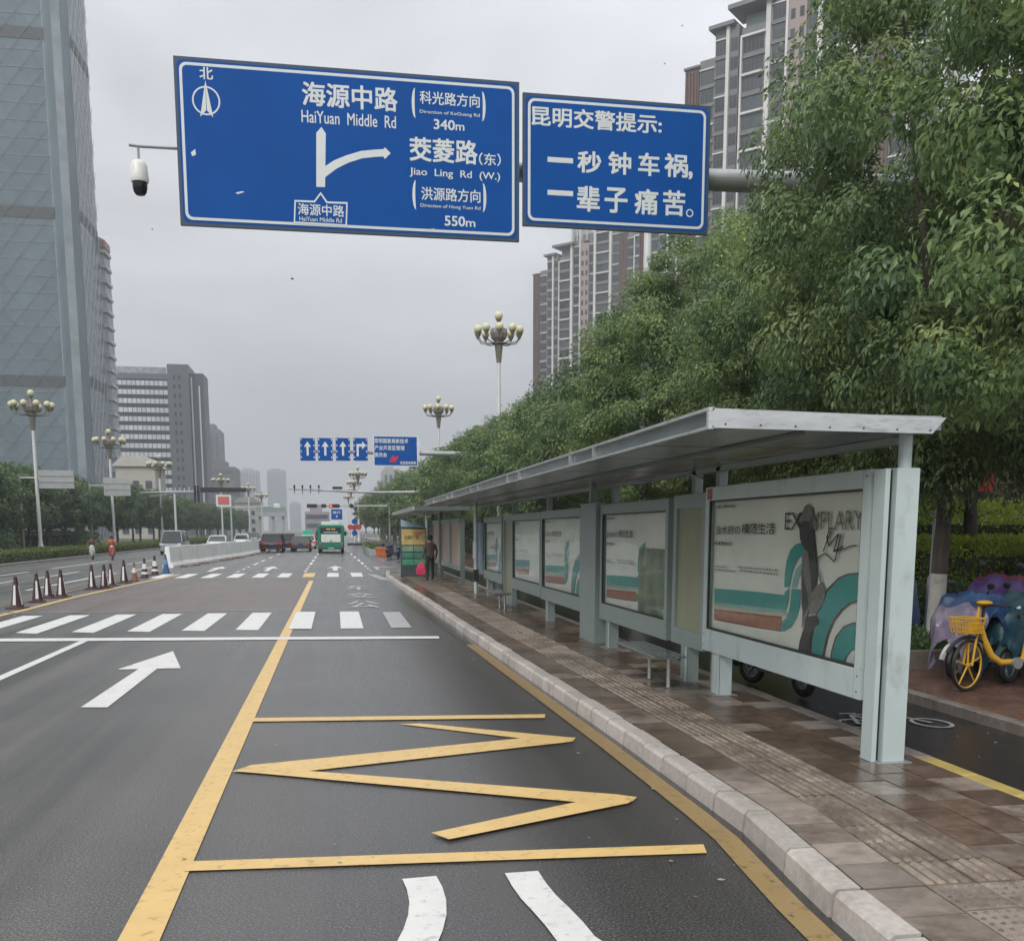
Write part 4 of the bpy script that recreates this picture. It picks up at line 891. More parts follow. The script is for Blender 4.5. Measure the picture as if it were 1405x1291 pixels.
def make_tree(kind, seed, rad, zc, nclump, per, cr, size, m, r0=.17, h0=2.6, ww=True, asp=.42, bottom=-.8):
    R = np.random.default_rng(seed); C, D, T, cs, NL = crown_points(R, (0, 0, zc), rad, nclump, per, cr, bottom)
    cm = leaves('crown', C, D, size, T, m, asp, seed, NL); tips = [tuple(cs[i]*.9+np.array([0, 0, zc*.1])) for i in R.choice(len(cs), 8, replace=False)]
    return cm, trunk_mesh(R, h0, tips, r0, ww)
def plant_tree(meshes, label, X, Y, z=.11, rz=0, s=1., group=None, sz=None):
    t = thing('street_tree', label, 'tree', (X, Y, z), rz, group); t.scale = (s, s, sz or s)
    obj('crown', meshes[0], t); obj('trunk', meshes[1], t); return t
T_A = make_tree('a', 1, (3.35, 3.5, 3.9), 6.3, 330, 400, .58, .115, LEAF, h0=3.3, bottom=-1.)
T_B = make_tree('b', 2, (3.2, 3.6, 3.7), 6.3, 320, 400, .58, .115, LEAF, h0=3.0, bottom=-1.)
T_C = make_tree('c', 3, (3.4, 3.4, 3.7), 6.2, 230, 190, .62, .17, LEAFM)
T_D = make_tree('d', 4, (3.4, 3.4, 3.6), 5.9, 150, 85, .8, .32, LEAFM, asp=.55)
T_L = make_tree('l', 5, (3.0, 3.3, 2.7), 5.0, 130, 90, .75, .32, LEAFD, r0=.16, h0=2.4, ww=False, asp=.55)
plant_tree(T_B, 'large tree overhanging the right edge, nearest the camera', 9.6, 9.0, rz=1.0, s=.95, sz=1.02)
plant_tree(T_A, 'tree with limewashed trunk in the planter, seen just right of the shelter column', 9.0, 14.0, rz=2.2, s=.8, sz=.97)
ORD = ['first', 'second', 'third', 'fourth', 'fifth', 'sixth', 'seventh', 'eighth']
tr_lab = ['tree right behind the second display case', 'tree behind the third display case', 'tree behind the middle of the shelter roof', 'tree behind the far half of the shelter roof', 'tree below the nearer skyline chandelier lamp']
GR = 'street trees in the row behind the bus shelter'
ys = [19.6, 25.6, 31.4, 37.8, 44, 50.5, 57, 63, 70, 77, 84, 92, 100, 109, 118, 128, 139, 151, 164, 180, 200, 225]
for i, y in enumerate(ys):
    X = 9.4+random.uniform(-.3, .3)-(max(0, y-100)*.022); ms = (T_B if i == 0 else T_A if i == 1 else T_C if y < 75 else T_D)
    t = plant_tree(ms, tr_lab[i] if i < 5 else ('%s tree counted from the skyline lamp along the row beyond the shelter' % ORD[i-5] if i < 13 else 'small far tree at the end of the row beyond the shelter'), X, y, rz=random.uniform(0, 6.28), s=random.uniform(.80, .88), sz=random.uniform(.80, .88), group=GR)
# second row and darker trees behind
for i, (x, y) in enumerate(((13.1, 19.4), (21.5, 18), (15.5, 32), (16, 35), (15, 44), (16, 54), (15, 66), (16, 80))):
    plant_tree(T_C if y < 50 else T_D, ['dark-trunked tree rising from the bright hedge at the right edge', 'tree of the second row furthest to the right, behind the hedges'][i] if i < 2 else 'tree of the second row, mostly hidden behind the kerbside row', x, y, rz=i*1.3, s=random.uniform(.95, 1.1), group='trees of the second row')
# left of the avenue
GL = 'trees along the left side of the avenue'
y = 62; i = 0
ORD = ['first', 'second', 'third', 'fourth', 'fifth', 'sixth', 'seventh', 'eighth', 'ninth', 'tenth', 'eleventh', 'twelfth', 'thirteenth', 'fourteenth']
while y < 330:
    for x0 in (-29, -35.5) if y < 150 else (-29,):
        i += x0 == -29
        lb = ('%s tree from the left in the kerbside row across the avenue' % ORD[i-1] if i <= 14 else 'far small tree at the end of the left kerbside row') if x0 == -29 else 'dark tree standing behind the kerbside row left of the avenue'
        t = plant_tree(T_L, lb, x0+random.uniform(-1, 1), y+random.uniform(-1.5, 1.5), .12, random.uniform(0, 6.28), random.uniform(.85, 1.08), GL)
    y += 6.3 if y < 150 else 9
for i, x in enumerate((-42, -48)):
    for j in range(3): plant_tree(T_L, 'dark tree at the very back of the left tree belt', x, 70+j*14+i*5, .12, i+j, random.uniform(.9, 1.1), GL)
# hedge on the left verge, its clumps clipped square
def hedge(name, label, x0, x1, y0, y1, z0, z1, n, size, m, cat='hedge', seed=3, round_=False, asp=.5):
    R = np.random.default_rng(seed); P = R.uniform(0, 1, (n, 3)); f = R.integers(0, 3, n)
    for k in range(3):
        q = f == k; P[q, k] = (R.uniform(0, 1, q.sum()) > (.35 if k != 1 else .8))*1.-R.normal(0, .035, q.sum())*((k != 1)+.02)
    P[:, 2] = np.where(f == 2, 1-abs(R.normal(0, .05, n)), P[:, 2])
    if round_:
        V = R.normal(size=(n, 3)); V /= np.linalg.norm(V, axis=1, keepdims=True); V[:, 2] = abs(V[:, 2]); V *= R.uniform(.8, 1, (n, 1)); P = V*np.array([.5, .5, 1])+np.array([.5, .5, 0])
    wv = np.array([.12*math.sin(a*1.9)+.08*math.sin(a*4.7+1) for a in P[:, 1]*(y1-y0)])
    C = np.stack([x0+P[:, 0]*(x1-x0), y0+P[:, 1]*(y1-y0), z0+P[:, 2]*(z1-z0)*(1+wv*(.6 if not round_ else .2))], 1)
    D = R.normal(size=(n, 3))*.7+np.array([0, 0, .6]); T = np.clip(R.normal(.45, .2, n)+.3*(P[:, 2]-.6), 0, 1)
    c = np.array([(x0+x1)/2, (y0+y1)/2, z0]); t = thing(name, label, cat, tuple(c))
    obj('foliage', leaves('foliage', C-c, D, size, T, m, asp, seed), t)
    b = MB(); k = .82
    if round_: b.ball((0, 0, 0), 1, 10, ((x1-x0)*.42, (y1-y0)*.42, (z1-z0)*.85))
    else: b.bx((x0-x1)/2*k, (x1-x0)/2*k, (y0-y1)/2*.995, (y1-y0)/2*.995, 0, (z1-z0)*.84)
    b.build('twigs', mat('hedge_twigs', (.03, .035, .018), .9, var=.4, scale=6), t); return t
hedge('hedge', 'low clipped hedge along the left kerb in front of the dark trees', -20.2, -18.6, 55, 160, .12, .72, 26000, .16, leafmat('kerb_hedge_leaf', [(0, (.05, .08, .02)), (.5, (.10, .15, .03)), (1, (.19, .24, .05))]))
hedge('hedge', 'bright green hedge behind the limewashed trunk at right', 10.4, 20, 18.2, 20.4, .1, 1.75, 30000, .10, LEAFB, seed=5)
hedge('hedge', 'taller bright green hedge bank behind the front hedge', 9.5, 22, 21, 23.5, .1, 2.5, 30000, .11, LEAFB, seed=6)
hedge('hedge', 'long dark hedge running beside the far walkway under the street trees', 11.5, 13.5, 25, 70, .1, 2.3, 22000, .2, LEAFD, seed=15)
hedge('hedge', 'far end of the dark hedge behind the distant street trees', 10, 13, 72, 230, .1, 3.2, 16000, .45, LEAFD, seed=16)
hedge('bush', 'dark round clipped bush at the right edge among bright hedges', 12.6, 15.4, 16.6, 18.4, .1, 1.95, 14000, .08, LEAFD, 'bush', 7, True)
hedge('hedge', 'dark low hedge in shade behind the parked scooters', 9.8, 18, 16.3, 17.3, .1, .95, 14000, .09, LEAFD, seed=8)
for i, (x0, x1, y0, y1) in enumerate(((-40, -26.5, 64, 68), (-42, -26.5, 86, 90), (-42, -26.5, 114, 120))): hedge('hedge', ['dark undergrowth between the leftmost trees', 'dark undergrowth between the trees behind the leftmost lamp', 'dark undergrowth deep in the left tree row'][i], x0, x1, y0, y1, .12, 1.7, 5000, .3, LEAFD, seed=9+i)
# planter round the limewashed tree
PL = thing('tree_planter', 'low stone planter round the limewashed tree, full of ground plants', 'planter', (8.55, 13.7, .11))
for i in range(3):
    MB().bx(-1.15+i*.78, -.38+i*.78, -1.2, -1.05, 0, .26, .01).build('stone', M_KERBD, PL); MB().bx(-1.15, -1.0, -1.04+i*.8, -.25+i*.8, 0, .26, .01).build('stone', M_KERBD, PL)
MB().bx(-1.0, 1.2, -1.05, 1.36, 0, .17).build('soil', M_SOIL, PL)
Rg = np.random.default_rng(4); n = 6000; C = np.stack([Rg.uniform(-1, 1.2, n), Rg.uniform(-1.05, 1.3, n), Rg.uniform(.15, .36, n)], 1)
obj('ground_plants', leaves('ground_plants', C, Rg.normal(size=(n, 3))*.6+np.array([0, 0, .6]), .09, np.clip(Rg.normal(.45, .25, n), 0, 1), LEAFD, .5, 4), PL)

# ------------------------------------------------------------------ buildings
M_TGL = mat('tower_glass', (.115, .16, .185), .18, .1, var=.22, scale=.12, stretch=(1, 1, .5), dirt=.3, dirtcol=(.16, .2, .22), dscale=.08)
M_TGL2 = mat('tower_side_glass', (.15, .18, .20), .25, .1, var=.2, scale=.3)
M_BAND = mat('mechanical_band', (.05, .055, .06), .6); M_BRACE = mat('brace_metal', (.33, .37, .40), .4, .4); M_BRACED = mat('brace_dark', (.08, .10, .11), .4, .4)
TX, TY = -62.8, 285.
TW = thing('office_tower', 'huge blue-grey glass tower with diagonal bracing at the left edge', 'tower', (TX, TY, 0)); TH = 190
b = MB(); b.prism([(-60, 0), (-4.5, 0), (-1.3, .9), (0, 4), (0, 24), (-60, 24)], 0, TH, lambda a, c, h: (a, c, h)); b.build('curtain_wall', M_TGL, TW)
b = MB(); b.flat([(-5.4, -.06, 0), (-1.2, .75, 0), (-1.2, .75, TH), (-5.4, -.06, TH)]); b.build('corner_glazing', mat('corner_glass', (.22, .26, .28), .3, var=.25, scale=.25), TW)  # lighter strip over the corner; the corner highlight is put into its colour
b = MB(); b.flat([(.06, 4, 0), (.06, 24, 0), (.06, 24, TH), (.06, 4, TH)]); b.build('side_glazing', M_TGL2, TW)
zb = [18.0*0+atY(60, v, TY)[1] for v in (523, 292, 47)]
for z in zb:
    MB().bx(-60, -5, -.16, -.07, z-1.4, z+1.4).build('service_band', M_BAND, TW); MB().bx(.07, .15, 5, 24, z-1.4+1, z+1.4+1).build('service_band', M_BAND, TW)
for k in range(int(TH/4.1)):
    MB().bx(-60, -5.4, -.10, -.01, 4.1*k+.1, 4.1*k+.42).build('floor_band', mat('floor_edge', (.13, .16, .18), .5, var=.1), TW)
def braces(fn, W, w0, sl, sp, r, m):
    k = -int(TH*sl/sp)-1
    while k*sp < W+TH*sl:
        for sgn in (1, -1):
            a = k*sp
            pts = []
            for z in (0, TH):
                pts.append((a+z*sl, z) if sgn > 0 else (a-z*sl, z))
            (x0, z0), (x1, z1) = pts
            def clip(xc): return z0+(xc-x0)*(z1-z0)/(x1-x0)
            lo, hi = sorted((clip(w0), clip(W))); lo = max(0, lo); hi = min(TH, hi)
            if hi-lo > 3:
                f_ = lambda z: x0+(z-z0)*(x1-x0)/(z1-z0)
                MB().tube([fn(f_(lo), lo, sgn), fn(f_(hi), hi, sgn)], r, 5).build('brace', m, TW)
        k += 1
braces(lambda a, z, s: (-5.4-a, -.28-(.15 if s > 0 else 0), z), 30, 0, .8, 5.4, .055, mat('brace_mid', (.19, .22, .24), .4, .4))
braces(lambda a, z, s: (.3+(.12 if s > 0 else 0), 4+a, z), 20, 0, .5, 4.2, .07, M_BRACE)
AN = thing('tower_annex', 'lower curved wing with louvers beside the glass tower', 'building', (TX, TY+24.2, 0)); ZA = atY(150, 330, TY+28)[1]
b = MB(); b.prism([(-30, 0), (0, 0), (.9, 3), (1.2, 9), (-30, 9)], 0, ZA, lambda a, c, h: (a, c, h)); b.build('wall', M_TGL2, AN)
for k in range(22): MB().bx(.0, 1.7, .8, 8.6, ZA-4-k*4, ZA-3.2-k*4).build('louver', mat('louver_pale', (.42, .45, .46), .5), AN)
MB().bx(.3, 1.6, 1, 8, ZA-2.5, ZA-.6).build('parapet_sign', mat('rust_panel', (.30, .17, .13), .6, var=.2), AN)
# banded office slab
OB = thing('office_block', 'grey office slab with white banded floors and a darker stair core', 'office block', (-79, 400, 0)); M_OBG = mat('slab_grey', (.15, .16, .18), .6, var=.06, scale=.2); M_OBW = mat('slab_white', (.68, .71, .74), .5, var=.05, scale=.3, randv=.12); M_OBD = mat('slab_window', (.07, .09, .11), .2, .2, var=.2)
MB().bx(0, 19.5, 0, 16, 0, 58.5).build('wall', M_OBD, OB); MB().bx(19.5, 27, -.6, 16.5, 0, 62.3).build('stair_core', M_OBG, OB)
MB().bx(27, 32, 1.5, 16, 0, 59.5).build('side_wing', mat('slab_dark', (.10, .105, .12), .6), OB)
for x in (27.5, 30.2): MB().bx(x, x+.5, 1.1, 1.5, 0, 55 if x > 29 else 58).build('fin', M_OBW, OB)
MB().bx(0, 19.5, -.3, .2, 56.8, 58.8).build('parapet', M_OBG, OB); MB().bx(1, 19, .4, 1.2, 58.8, 61.2).build('roof_screen', mat('roof_screen', (.38, .41, .45), .5, var=.3, scale=.7), OB)
wm = MB().bx(0, 1.38, -.22, 0, 0, 1.7).mesh('white_panel', M_OBW)
for fl in range(17):
    z = 3+fl*3.22; MB().bx(0, 19.5, -.12, 0, z-.9, z-.15).build('window_band', M_OBD, OB)
    for k in range(12): obj('white_panel', wm, OB, (.35+k*1.6, 0, z))
wm = MB().bx(0, .8, -.7, -.601, 0, 1.5).mesh('window', M_OBD)
for fl in range(17):
    for x in (21.5, 23.3): obj('window', wm, OB, (x, 0, 4+fl*3.3))
# hazy towers down the avenue
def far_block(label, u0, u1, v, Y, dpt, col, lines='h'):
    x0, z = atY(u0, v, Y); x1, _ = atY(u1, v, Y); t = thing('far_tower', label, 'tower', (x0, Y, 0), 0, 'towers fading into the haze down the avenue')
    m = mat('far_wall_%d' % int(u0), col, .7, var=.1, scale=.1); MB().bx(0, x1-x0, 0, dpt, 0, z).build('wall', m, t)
    W = x1-x0; MB().bx(W*.2, W*.7, 2, dpt*.6, z, z+3).build('roof_house', m, t)
    dm = mat('far_window', (.08, .09, .10), .3)
    if lines == 'h':
        w_ = MB().bx(W*.06, W*.94, -.25, -.01, 0, 1.5).mesh('window_band', dm)
        k = 3.
        while k < z-2: obj('window_band', w_, t, (0, 0, k)); k += 3.6
    else:
        n = max(3, int(W/4)); w_ = MB().bx(0, W/n*.5, -.25, -.01, 3, z-3).mesh('window_strip', dm)
        for i in range(n): obj('window_strip', w_, t, (W/n*(i+.25), 0, 0))
    return t
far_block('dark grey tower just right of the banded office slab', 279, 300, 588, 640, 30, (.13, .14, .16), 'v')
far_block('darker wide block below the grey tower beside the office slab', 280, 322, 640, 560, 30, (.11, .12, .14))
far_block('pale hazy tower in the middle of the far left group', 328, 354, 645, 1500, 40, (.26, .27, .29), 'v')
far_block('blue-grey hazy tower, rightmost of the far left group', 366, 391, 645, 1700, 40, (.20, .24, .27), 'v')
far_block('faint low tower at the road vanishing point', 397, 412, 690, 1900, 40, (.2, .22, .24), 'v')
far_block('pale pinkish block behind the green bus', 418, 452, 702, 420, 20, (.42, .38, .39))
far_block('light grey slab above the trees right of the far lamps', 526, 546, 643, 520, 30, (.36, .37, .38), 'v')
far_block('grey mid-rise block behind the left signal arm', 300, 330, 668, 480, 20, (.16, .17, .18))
# pale low buildings on the left
def low_house(label, u0, u1, vt, Y, col, dpt=14):
    x0, z = atY(u0, vt, Y); x1, _ = atY(u1, vt, Y); t = thing('low_building', label, 'building', (x0, Y, 0)); m = mat('house_wall_%d' % int(u0), col, .7, var=.08, scale=.3)
    W = x1-x0; MB().bx(0, W, 0, dpt, 0, z).build('wall', m, t)
    b = MB(); b.prism([(-.8, z+.05), (W+.8, z+.05), (W*.75, z+2.2), (W*.2, z+2.2)], -.6, dpt, lambda a, c, h: (a, h, c)); b.build('roof', mat('pale_roof', (.44, .42, .38), .7, var=.15, scale=.5), t)
    wm = MB().bx(0, 1.3, -.12, -.01, 0, 1.6).mesh('window', M_OBD); k = 1.2
    while k < z-2:
        x = .8
        while x < W-1.5: obj('window', wm, t, (x, 0, k)); x += 2.6
        k += 3.2
    return t
low_house('pale building with a light roof over the trees left of the office slab', 158, 212, 640, 230, (.40, .39, .34))
low_house('white stepped building with pale roof beyond the left signal arm', 322, 357, 690, 400, (.55, .54, .52))
# pedestrian bridge far down
FB = thing('footbridge', 'grey-green footbridge crossing far down the avenue', 'bridge', (0, 300, 0))
xa, za = atY(352, 704, 300); xb, _ = atY(392, 704, 300)
MB().bx(xa, xb, 0, 4, za-.9, za+.6).build('deck', M_SBACK, FB); MB().bx(xa, xb, -.1, 0, za+.6, za+1.7).build('railing', mat('railing_green', (.2, .27, .26), .5), FB)
for x in (xa+.5, xb-1.2, (xa+xb)/2): MB().bx(x, x+.8, 1, 2, 0, za-.9).build('pier', M_SBACK, FB)
# apartment blocks on the right
AW = mat('apt_white', (.60, .60, .58), .6, var=.06, scale=.5, dirt=.3, dirtcol=(.35, .34, .32), dscale=.3); AG = mat('apt_grey', (.17, .17, .18), .6, var=.1, scale=.4); AB = mat('apt_brown', (.11, .068, .058), .6, var=.12, scale=.6)
AP = mat('apt_pink', (.32, .26, .245), .6, var=.06); AGL = mat('apt_glass', (.055, .07, .075), .16, .1, var=.35, scale=.35, randv=.45); AFR = mat('apt_frame', (.10, .10, .105), .5)
def apt_window(W, n, h=1.9):
    b = MB(); b.cur = 1; b.bx(0, W, -.06, 0, 0, h); b.cur = 0
    p = (W-.08*(n+1))/n
    for i in range(n):
        x = .08+i*(p+.08); b.flat([(x, -.075, .08), (x+p, -.075, .08), (x+p, -.075, h*.62), (x, -.075, h*.62)]); b.flat([(x, -.075, h*.62+.06), (x+p, -.075, h*.62+.06), (x+p, -.075, h-.08), (x, -.075, h-.08)])
    return b.mesh('window', [AGL, AFR])
BAYS = [(0, 2.6, 'brown', 80.5), (2.6, 5.4, 'win', 81.5), (5.4, 7.6, 'win', 85.5), (7.6, 8.2, 'pil', 85.5), (8.2, 9.8, 'small', 85.5), (9.8, 10.4, 'rec', 84.5), (10.4, 14.6, 'big', 84.5), (14.6, 15.4, 'pil', 93.5), (15.4, 18.0, 'win', 88.5), (18.0, 18.4, 'pil', 93), (18.4, 21.4, 'pink', 87.5), (21.4, 23.3, 'rec2', 88.5), (23.3, 24.1, 'pil', 94), (24.1, 29.0, 'big', 91), (29.0, 29.8, 'pil', 94), (29.8, 32.4, 'win', 90), (32.4, 35.2, 'brown', 88), (35.2, 38, 'win', 88), (38, 42.5, 'big', 88), (42.5, 43.2, 'pil', 91)]
def apartment(label, x, y, zmin, dz=0., rz=-46.2, sx=1.):
    t = thing('apartment_block', label, 'apartment block', (x, y, dz), math.radians(rz)); zf0 = zmin
    wmesh = {}
    for a, c, k, zt in BAYS:
        W = c-a; off = {'brown': 0, 'win': .35, 'pil': -.25, 'small': .1, 'rec': 1.2, 'big': -.1, 'pink': .0, 'rec2': .5}[k]
        m = {'brown': AB, 'win': AG, 'pil': AW, 'small': AG, 'rec': AFR, 'big': AG, 'pink': AP, 'rec2': AG}[k]
        MB().bx(a+.002, c-.002, off, 14, 0, zt).build({'pil': 'pilaster', 'rec': 'recess'}.get(k, 'wall'), m, t)
        if k == 'brown':
            for i in range(4): MB().bx(a+.15+i*.62, a+.42+i*.62, off-.2, off-.001, 0, zt-.6).build('rib', AB, t)
            MB().bx(a-.2, c+.1, off-.3, off+3, zt+.002, zt+.35).build('cornice', AG, t)
        if k in ('win', 'big', 'small', 'pink', 'rec2'):
            key = (round(W, 2), k); 
            if key not in wmesh: wmesh[key] = apt_window(W*.86 if k != 'pink' else .75, {'big': 5, 'win': 3, 'small': 2, 'pink': 1, 'rec2': 2}[k], 2.0 if k != 'pink' else 1.5)
            n = 0; z = zt-4.2
            while z > zf0:
                if k == 'pink':
                    for dx in (.35, 1.85): obj('window', wmesh[key], t, (a+dx, off-.002, z+.4))
                else: obj('window', wmesh[key], t, (a+W*.07, off-.002, z+.3))
                if k == 'big':
                    if n % 2 == 0: MB().bx(a-.05, c+.05, off-.55, off-.002, z+2.55, z+2.9).build('balcony_frame', AW, t); MB().bx(a-.05, a+.25, off-.55, off-.08, z-3.1, z+2.54).build('balcony_frame', AW, t)
                    else: MB().bx(a+.26, c-.02, off-.32, off-.08, z+2.35, z+2.5).build('floor_edge', AG, t)
                elif k == 'win' or k == 'rec2': MB().bx(a+.02, c-.02, off-.25, off-.002, z+2.5, z+2.72).build('floor_edge', AG if n % 3 else AW, t)
                n += 1; z -= 3.0
    MB().bx(4.6, 9.2, -.8, 5, 85.51, 86.1).build('roof_slab', AG, t); MB().bx(8.2, 16.2, -1.2, 5, 87.6, 88.3).build('roof_slab', AG, t)
    MB().bx(23.5, 31, -1.2, 6, 94.01, 94.7).build('roof_slab', AG, t)
    MB().bx(10.6, 14.4, 1, 8, 84.51, 86.8).build('penthouse', mat('apt_green', (.10, .14, .13), .5), t); MB().bx(15.6, 23, 1.5, 8, 88.51, 90.5).build('penthouse', AG, t)
    for xx in (16.5, 18.2, 20.2): MB().bx(xx, xx+.25, .6, .85, 88.51, 95).build('roof_post', AW, t)
    MB().bx(15.6, 21, .4, 2, 95.01, 95.3).build('pergola', AW, t)
    return t
apartment('tall brown and white apartment block right of the smaller blue sign', 61.7, 180, 44)
apartment('apartment block whose roof hides behind the smaller blue sign', 75.5, 252, 52, -2)
apartment('most distant apartment block, left of the others, above the tree tops', 66, 340, 44, 4)
# shop with red sign behind the hedge
SHP = thing('shop_building', 'dark shop front behind the hedges with a red sign panel', 'shop', (13.5, 26, .11))
MB().bx(0, 24, 0, 10, 0, 5.2).build('wall', mat('shop_wall', (.09, .075, .06), .7, var=.2), SHP)
for k in range(5): MB().bx(.8+k*4.4, 4.6+k*4.4, -.08, -.01, .3, 2.4).build('shop_window', mat('shop_glass', (.03, .04, .045), .1, var=.3), SHP)
sg = MB().bx(2.75, 4.5, -.3, -.09, 2.95, 3.5).build('sign_board', mat('shop_red', (.42, .03, .03), .45, var=.1), SHP); text('efor', (13.5+3.2, 25.69, .11+3.08), XD, (0, 0, 1), .8, .3, M_SWHITE, None, 'lettering', .02).parent = sg
for ch in sg.children: ch.matrix_parent_inverse = Matrix.Translation((-13.5, -26, -.11))

# ------------------------------------------------------------------ far gantries and signals
def hang(label, cat, base, arms, Y, name='sign_gantry', r=.14, pm=None):
    t = thing(name, label, cat, (base[0], Y, base[1]))
    return t
Y6 = 60.
GA2 = thing('sign_gantry', 'far gantry with four blue lane arrow plates and one wide blue sign', 'road sign', (8.4, Y6+.3, .11)); g0 = (8.4, Y6+.3, .11)
def rel(x, y, z, o): return (x-o[0], y-o[1], z-o[2])
zA = atY(600, 622, Y6)[1]
MB().tube([(0, 0, 0), (0, 0, zA+.3)], [.17, .14], 12).build('pole', M_GREY, GA2, smooth=True)
MB().tube([rel(8.4, Y6+.3, zA, g0), rel(-1.9, Y6+.3, zA+.05, g0)], [.16, .08], 10).build('arm', M_SBACK, GA2, smooth=True)
def sq(x0, x1, z0, z1, par, Y, o, edge=.05):
    p = MB(); p.bx(x0-o[0], x1-o[0], Y-o[1], Y+.05-o[1], z0-o[2], z1-o[2]); p = p.build('sign_panel', M_SWHITE, par)
    MB().bx(x0+edge-o[0], x1-edge-o[0], Y-.006-o[1], Y-.001-o[1], z0+edge-o[2], z1-edge-o[2]).build('blue_face', M_SBLUE, p); return p
def poly(par, pts, Y, o, m=M_SWHITE, name='direction_arrow', k=.012):
    b = MB(); b.prism(pts, Y-k, Y-k+.003, lambda a, c, h: (a-o[0], h-o[1], c-o[2])); b.build(name, m, par)
for i, (u0, u1) in enumerate(((411, 433), (435.5, 457), (460, 481), (484, 505))):
    x0, z1 = atY(u0, 600.5, Y6); x1, z0 = atY(u1, 632.5, Y6); z0 -= .0; p = sq(x0, x1, z0, z1, GA2, Y6, g0, .012); c = (x0+x1)/2; w_ = .06
    if i < 3: poly(p, [(c-w_, z0+.3), (c+w_, z0+.3), (c+w_, z1-.5), (c+.2, z1-.5), (c, z1-.2), (c-.2, z1-.5), (c-w_, z1-.5)], Y6, g0)
    else: poly(p, [(c-.22, z0+.25), (c-.1, z0+.25), (c-.1, z1-.5), (c+.1, z1-.5), (c+.1, z1-.65), (c+.32, z1-.42), (c+.1, z1-.2), (c+.1, z1-.35), (c-.22, z1-.35)], Y6, g0)
    for k in range(4):
        for xx in (x0+.04, x1-.1): poly(p, [(xx, z0+.16+k*.33), (xx+.06, z0+.16+k*.33), (xx+.06, z0+.25+k*.33), (xx, z0+.25+k*.33)], Y6, g0, name='edge_dash')
x0, z1 = atY(512, 597.5, Y6); x1, z0 = atY(573.5, 640, Y6); p = sq(x0, x1, z0, z1, GA2, Y6, g0)
def wr6(st_, ul, vb, ur, vt, bold=.03):
    a = atY(ul, vb, Y6); c = atY(ur, vt, Y6); text(st_, rel(a[0], Y6-.012, a[1], g0), XD, (0, 0, 1), c[0]-a[0], c[1]-a[1], M_SWHITE, p, 'lettering', bold)
wr6('昆明国家高新技术', 514, 608, 560, 602); wr6('产业开发区管理', 514, 617.5, 555, 611.5); wr6('委员会', 514, 627, 531, 621); wr6('欢迎您来高新', 549, 637, 571, 633)
a, z_ = atY(566, 0, Y6)[0], 0; c = a; poly(p, [(c-.045, z0+.45), (c+.045, z0+.45), (c+.045, z1-.5), (c+.13, z1-.5), (c, z1-.2), (c-.13, z1-.5), (c-.045, z1-.5)], Y6, g0)
cr_ = atY(541, 630, Y6); poly(p, [(cr_[0]-.3, cr_[1]-.18), (cr_[0]+.1, cr_[1]-.14), (cr_[0]+.28, cr_[1]+.2), (cr_[0]+.05, cr_[1]+.12), (cr_[0]-.1, cr_[1]+.22), (cr_[0]-.22, cr_[1]+.0)], Y6, g0, mat('sign_red', (.5, .03, .06), .5), 'red_emblem')
# camera arm
Yc = 86.; gc = (7.6, Yc, .11); CA = thing('camera_gantry', 'long thin arm with four traffic cameras and a dark box over the road', 'camera arm', gc)
xl, zl = atY(396, 671, Yc); xr, zr = atY(552, 676, Yc)
MB().tube([(0, 0, 0), (0, 0, zr+.4)], [.16, .13], 10).build('pole', M_GREY, CA, smooth=True)
MB().tube([rel(7.6, Yc, zr+.05, gc), rel(xr-2.2, Yc, zr, gc), rel(xl, Yc, zl, gc)], [.15, .11, .05], 10).build('arm', M_SBACK, CA, smooth=True)
for u in (404, 415, 426, 437.5):
    x = atY(u, 671, Yc)[0]; b = MB(); b.bx(x-.07-gc[0], x+.07-gc[0], -.3, .1, zl+.08-gc[2], zl+.32-gc[2]); b.bx(x-.03-gc[0], x+.03-gc[0], -.05, .05, zl-.35-gc[2], zl+.08-gc[2]); b.build('camera', M_BPLAS, CA)
x = atY(463, 671, Yc)[0]; MB().bx(x-.4-gc[0], x+.4-gc[0], -.12, .12, zl+.02-gc[2], zl+.22-gc[2]).build('flash_box', M_BPLAS, CA)
# signal arm with horizontal lights
Yt = 118.; gt = (6.2, Yt, .11); TL = thing('traffic_signal', 'traffic signal arm with dark horizontal heads, red light on, above the bus', 'traffic light', gt)
zt_ = atY(440, 694, Yt)[1]
MB().tube([(0, 0, 0), (0, 0, zt_+.3)], [.15, .12], 10).build('pole', M_GREY, TL, smooth=True)
MB().tube([rel(6.2, Yt, zt_, gt), rel(atY(421, 694, Yt)[0], Yt, zt_, gt)], [.11, .06], 8).build('arm', M_SBACK, TL, smooth=True)
for u0, u1, lit in ((421, 435, None), (441, 447.5, None), (451.5, 466, 454.5)):
    xa, xb = atY(u0, 694, Yt)[0], atY(u1, 694, Yt)[0]; h = MB().bx(xa-gt[0], xb-gt[0], -.3, -.12, zt_-.23-gt[2], zt_+.2-gt[2], .02).build('signal_head', M_BPLAS, TL)
    n = max(2, round((xb-xa)/.42))
    for i in range(n):
        xc = xa+(i+.5)*(xb-xa)/n; on = lit and abs(atY(lit, 694, Yt)[0]-xc) < (xb-xa)/n*.6
        b = MB(); b.lathe([(.15, -.03), (.15, 0)], (xc-gt[0], -.3, zt_-.015-gt[2]), 12, 'y'); b.build('lens', M_RED if on else M_DARK, h)
for u, m_ in ((473, mat('pale_disc', (.5, .5, .52), .5)), (482, M_BPLAS)):
    b = MB(); x = atY(u, 694, Yt)[0]; b.lathe([(.26, -.03), (.26, 0)], (x-gt[0], -.2, zt_-gt[2]), 14, 'y'); b.build('round_sign', m_, TL)
xa, za = atY(453.5, 698, Yt); xb, zb_ = atY(470.5, 713.5, Yt); p = sq(xa, xb, zb_, za, TL, Yt-.25, gt, .06)
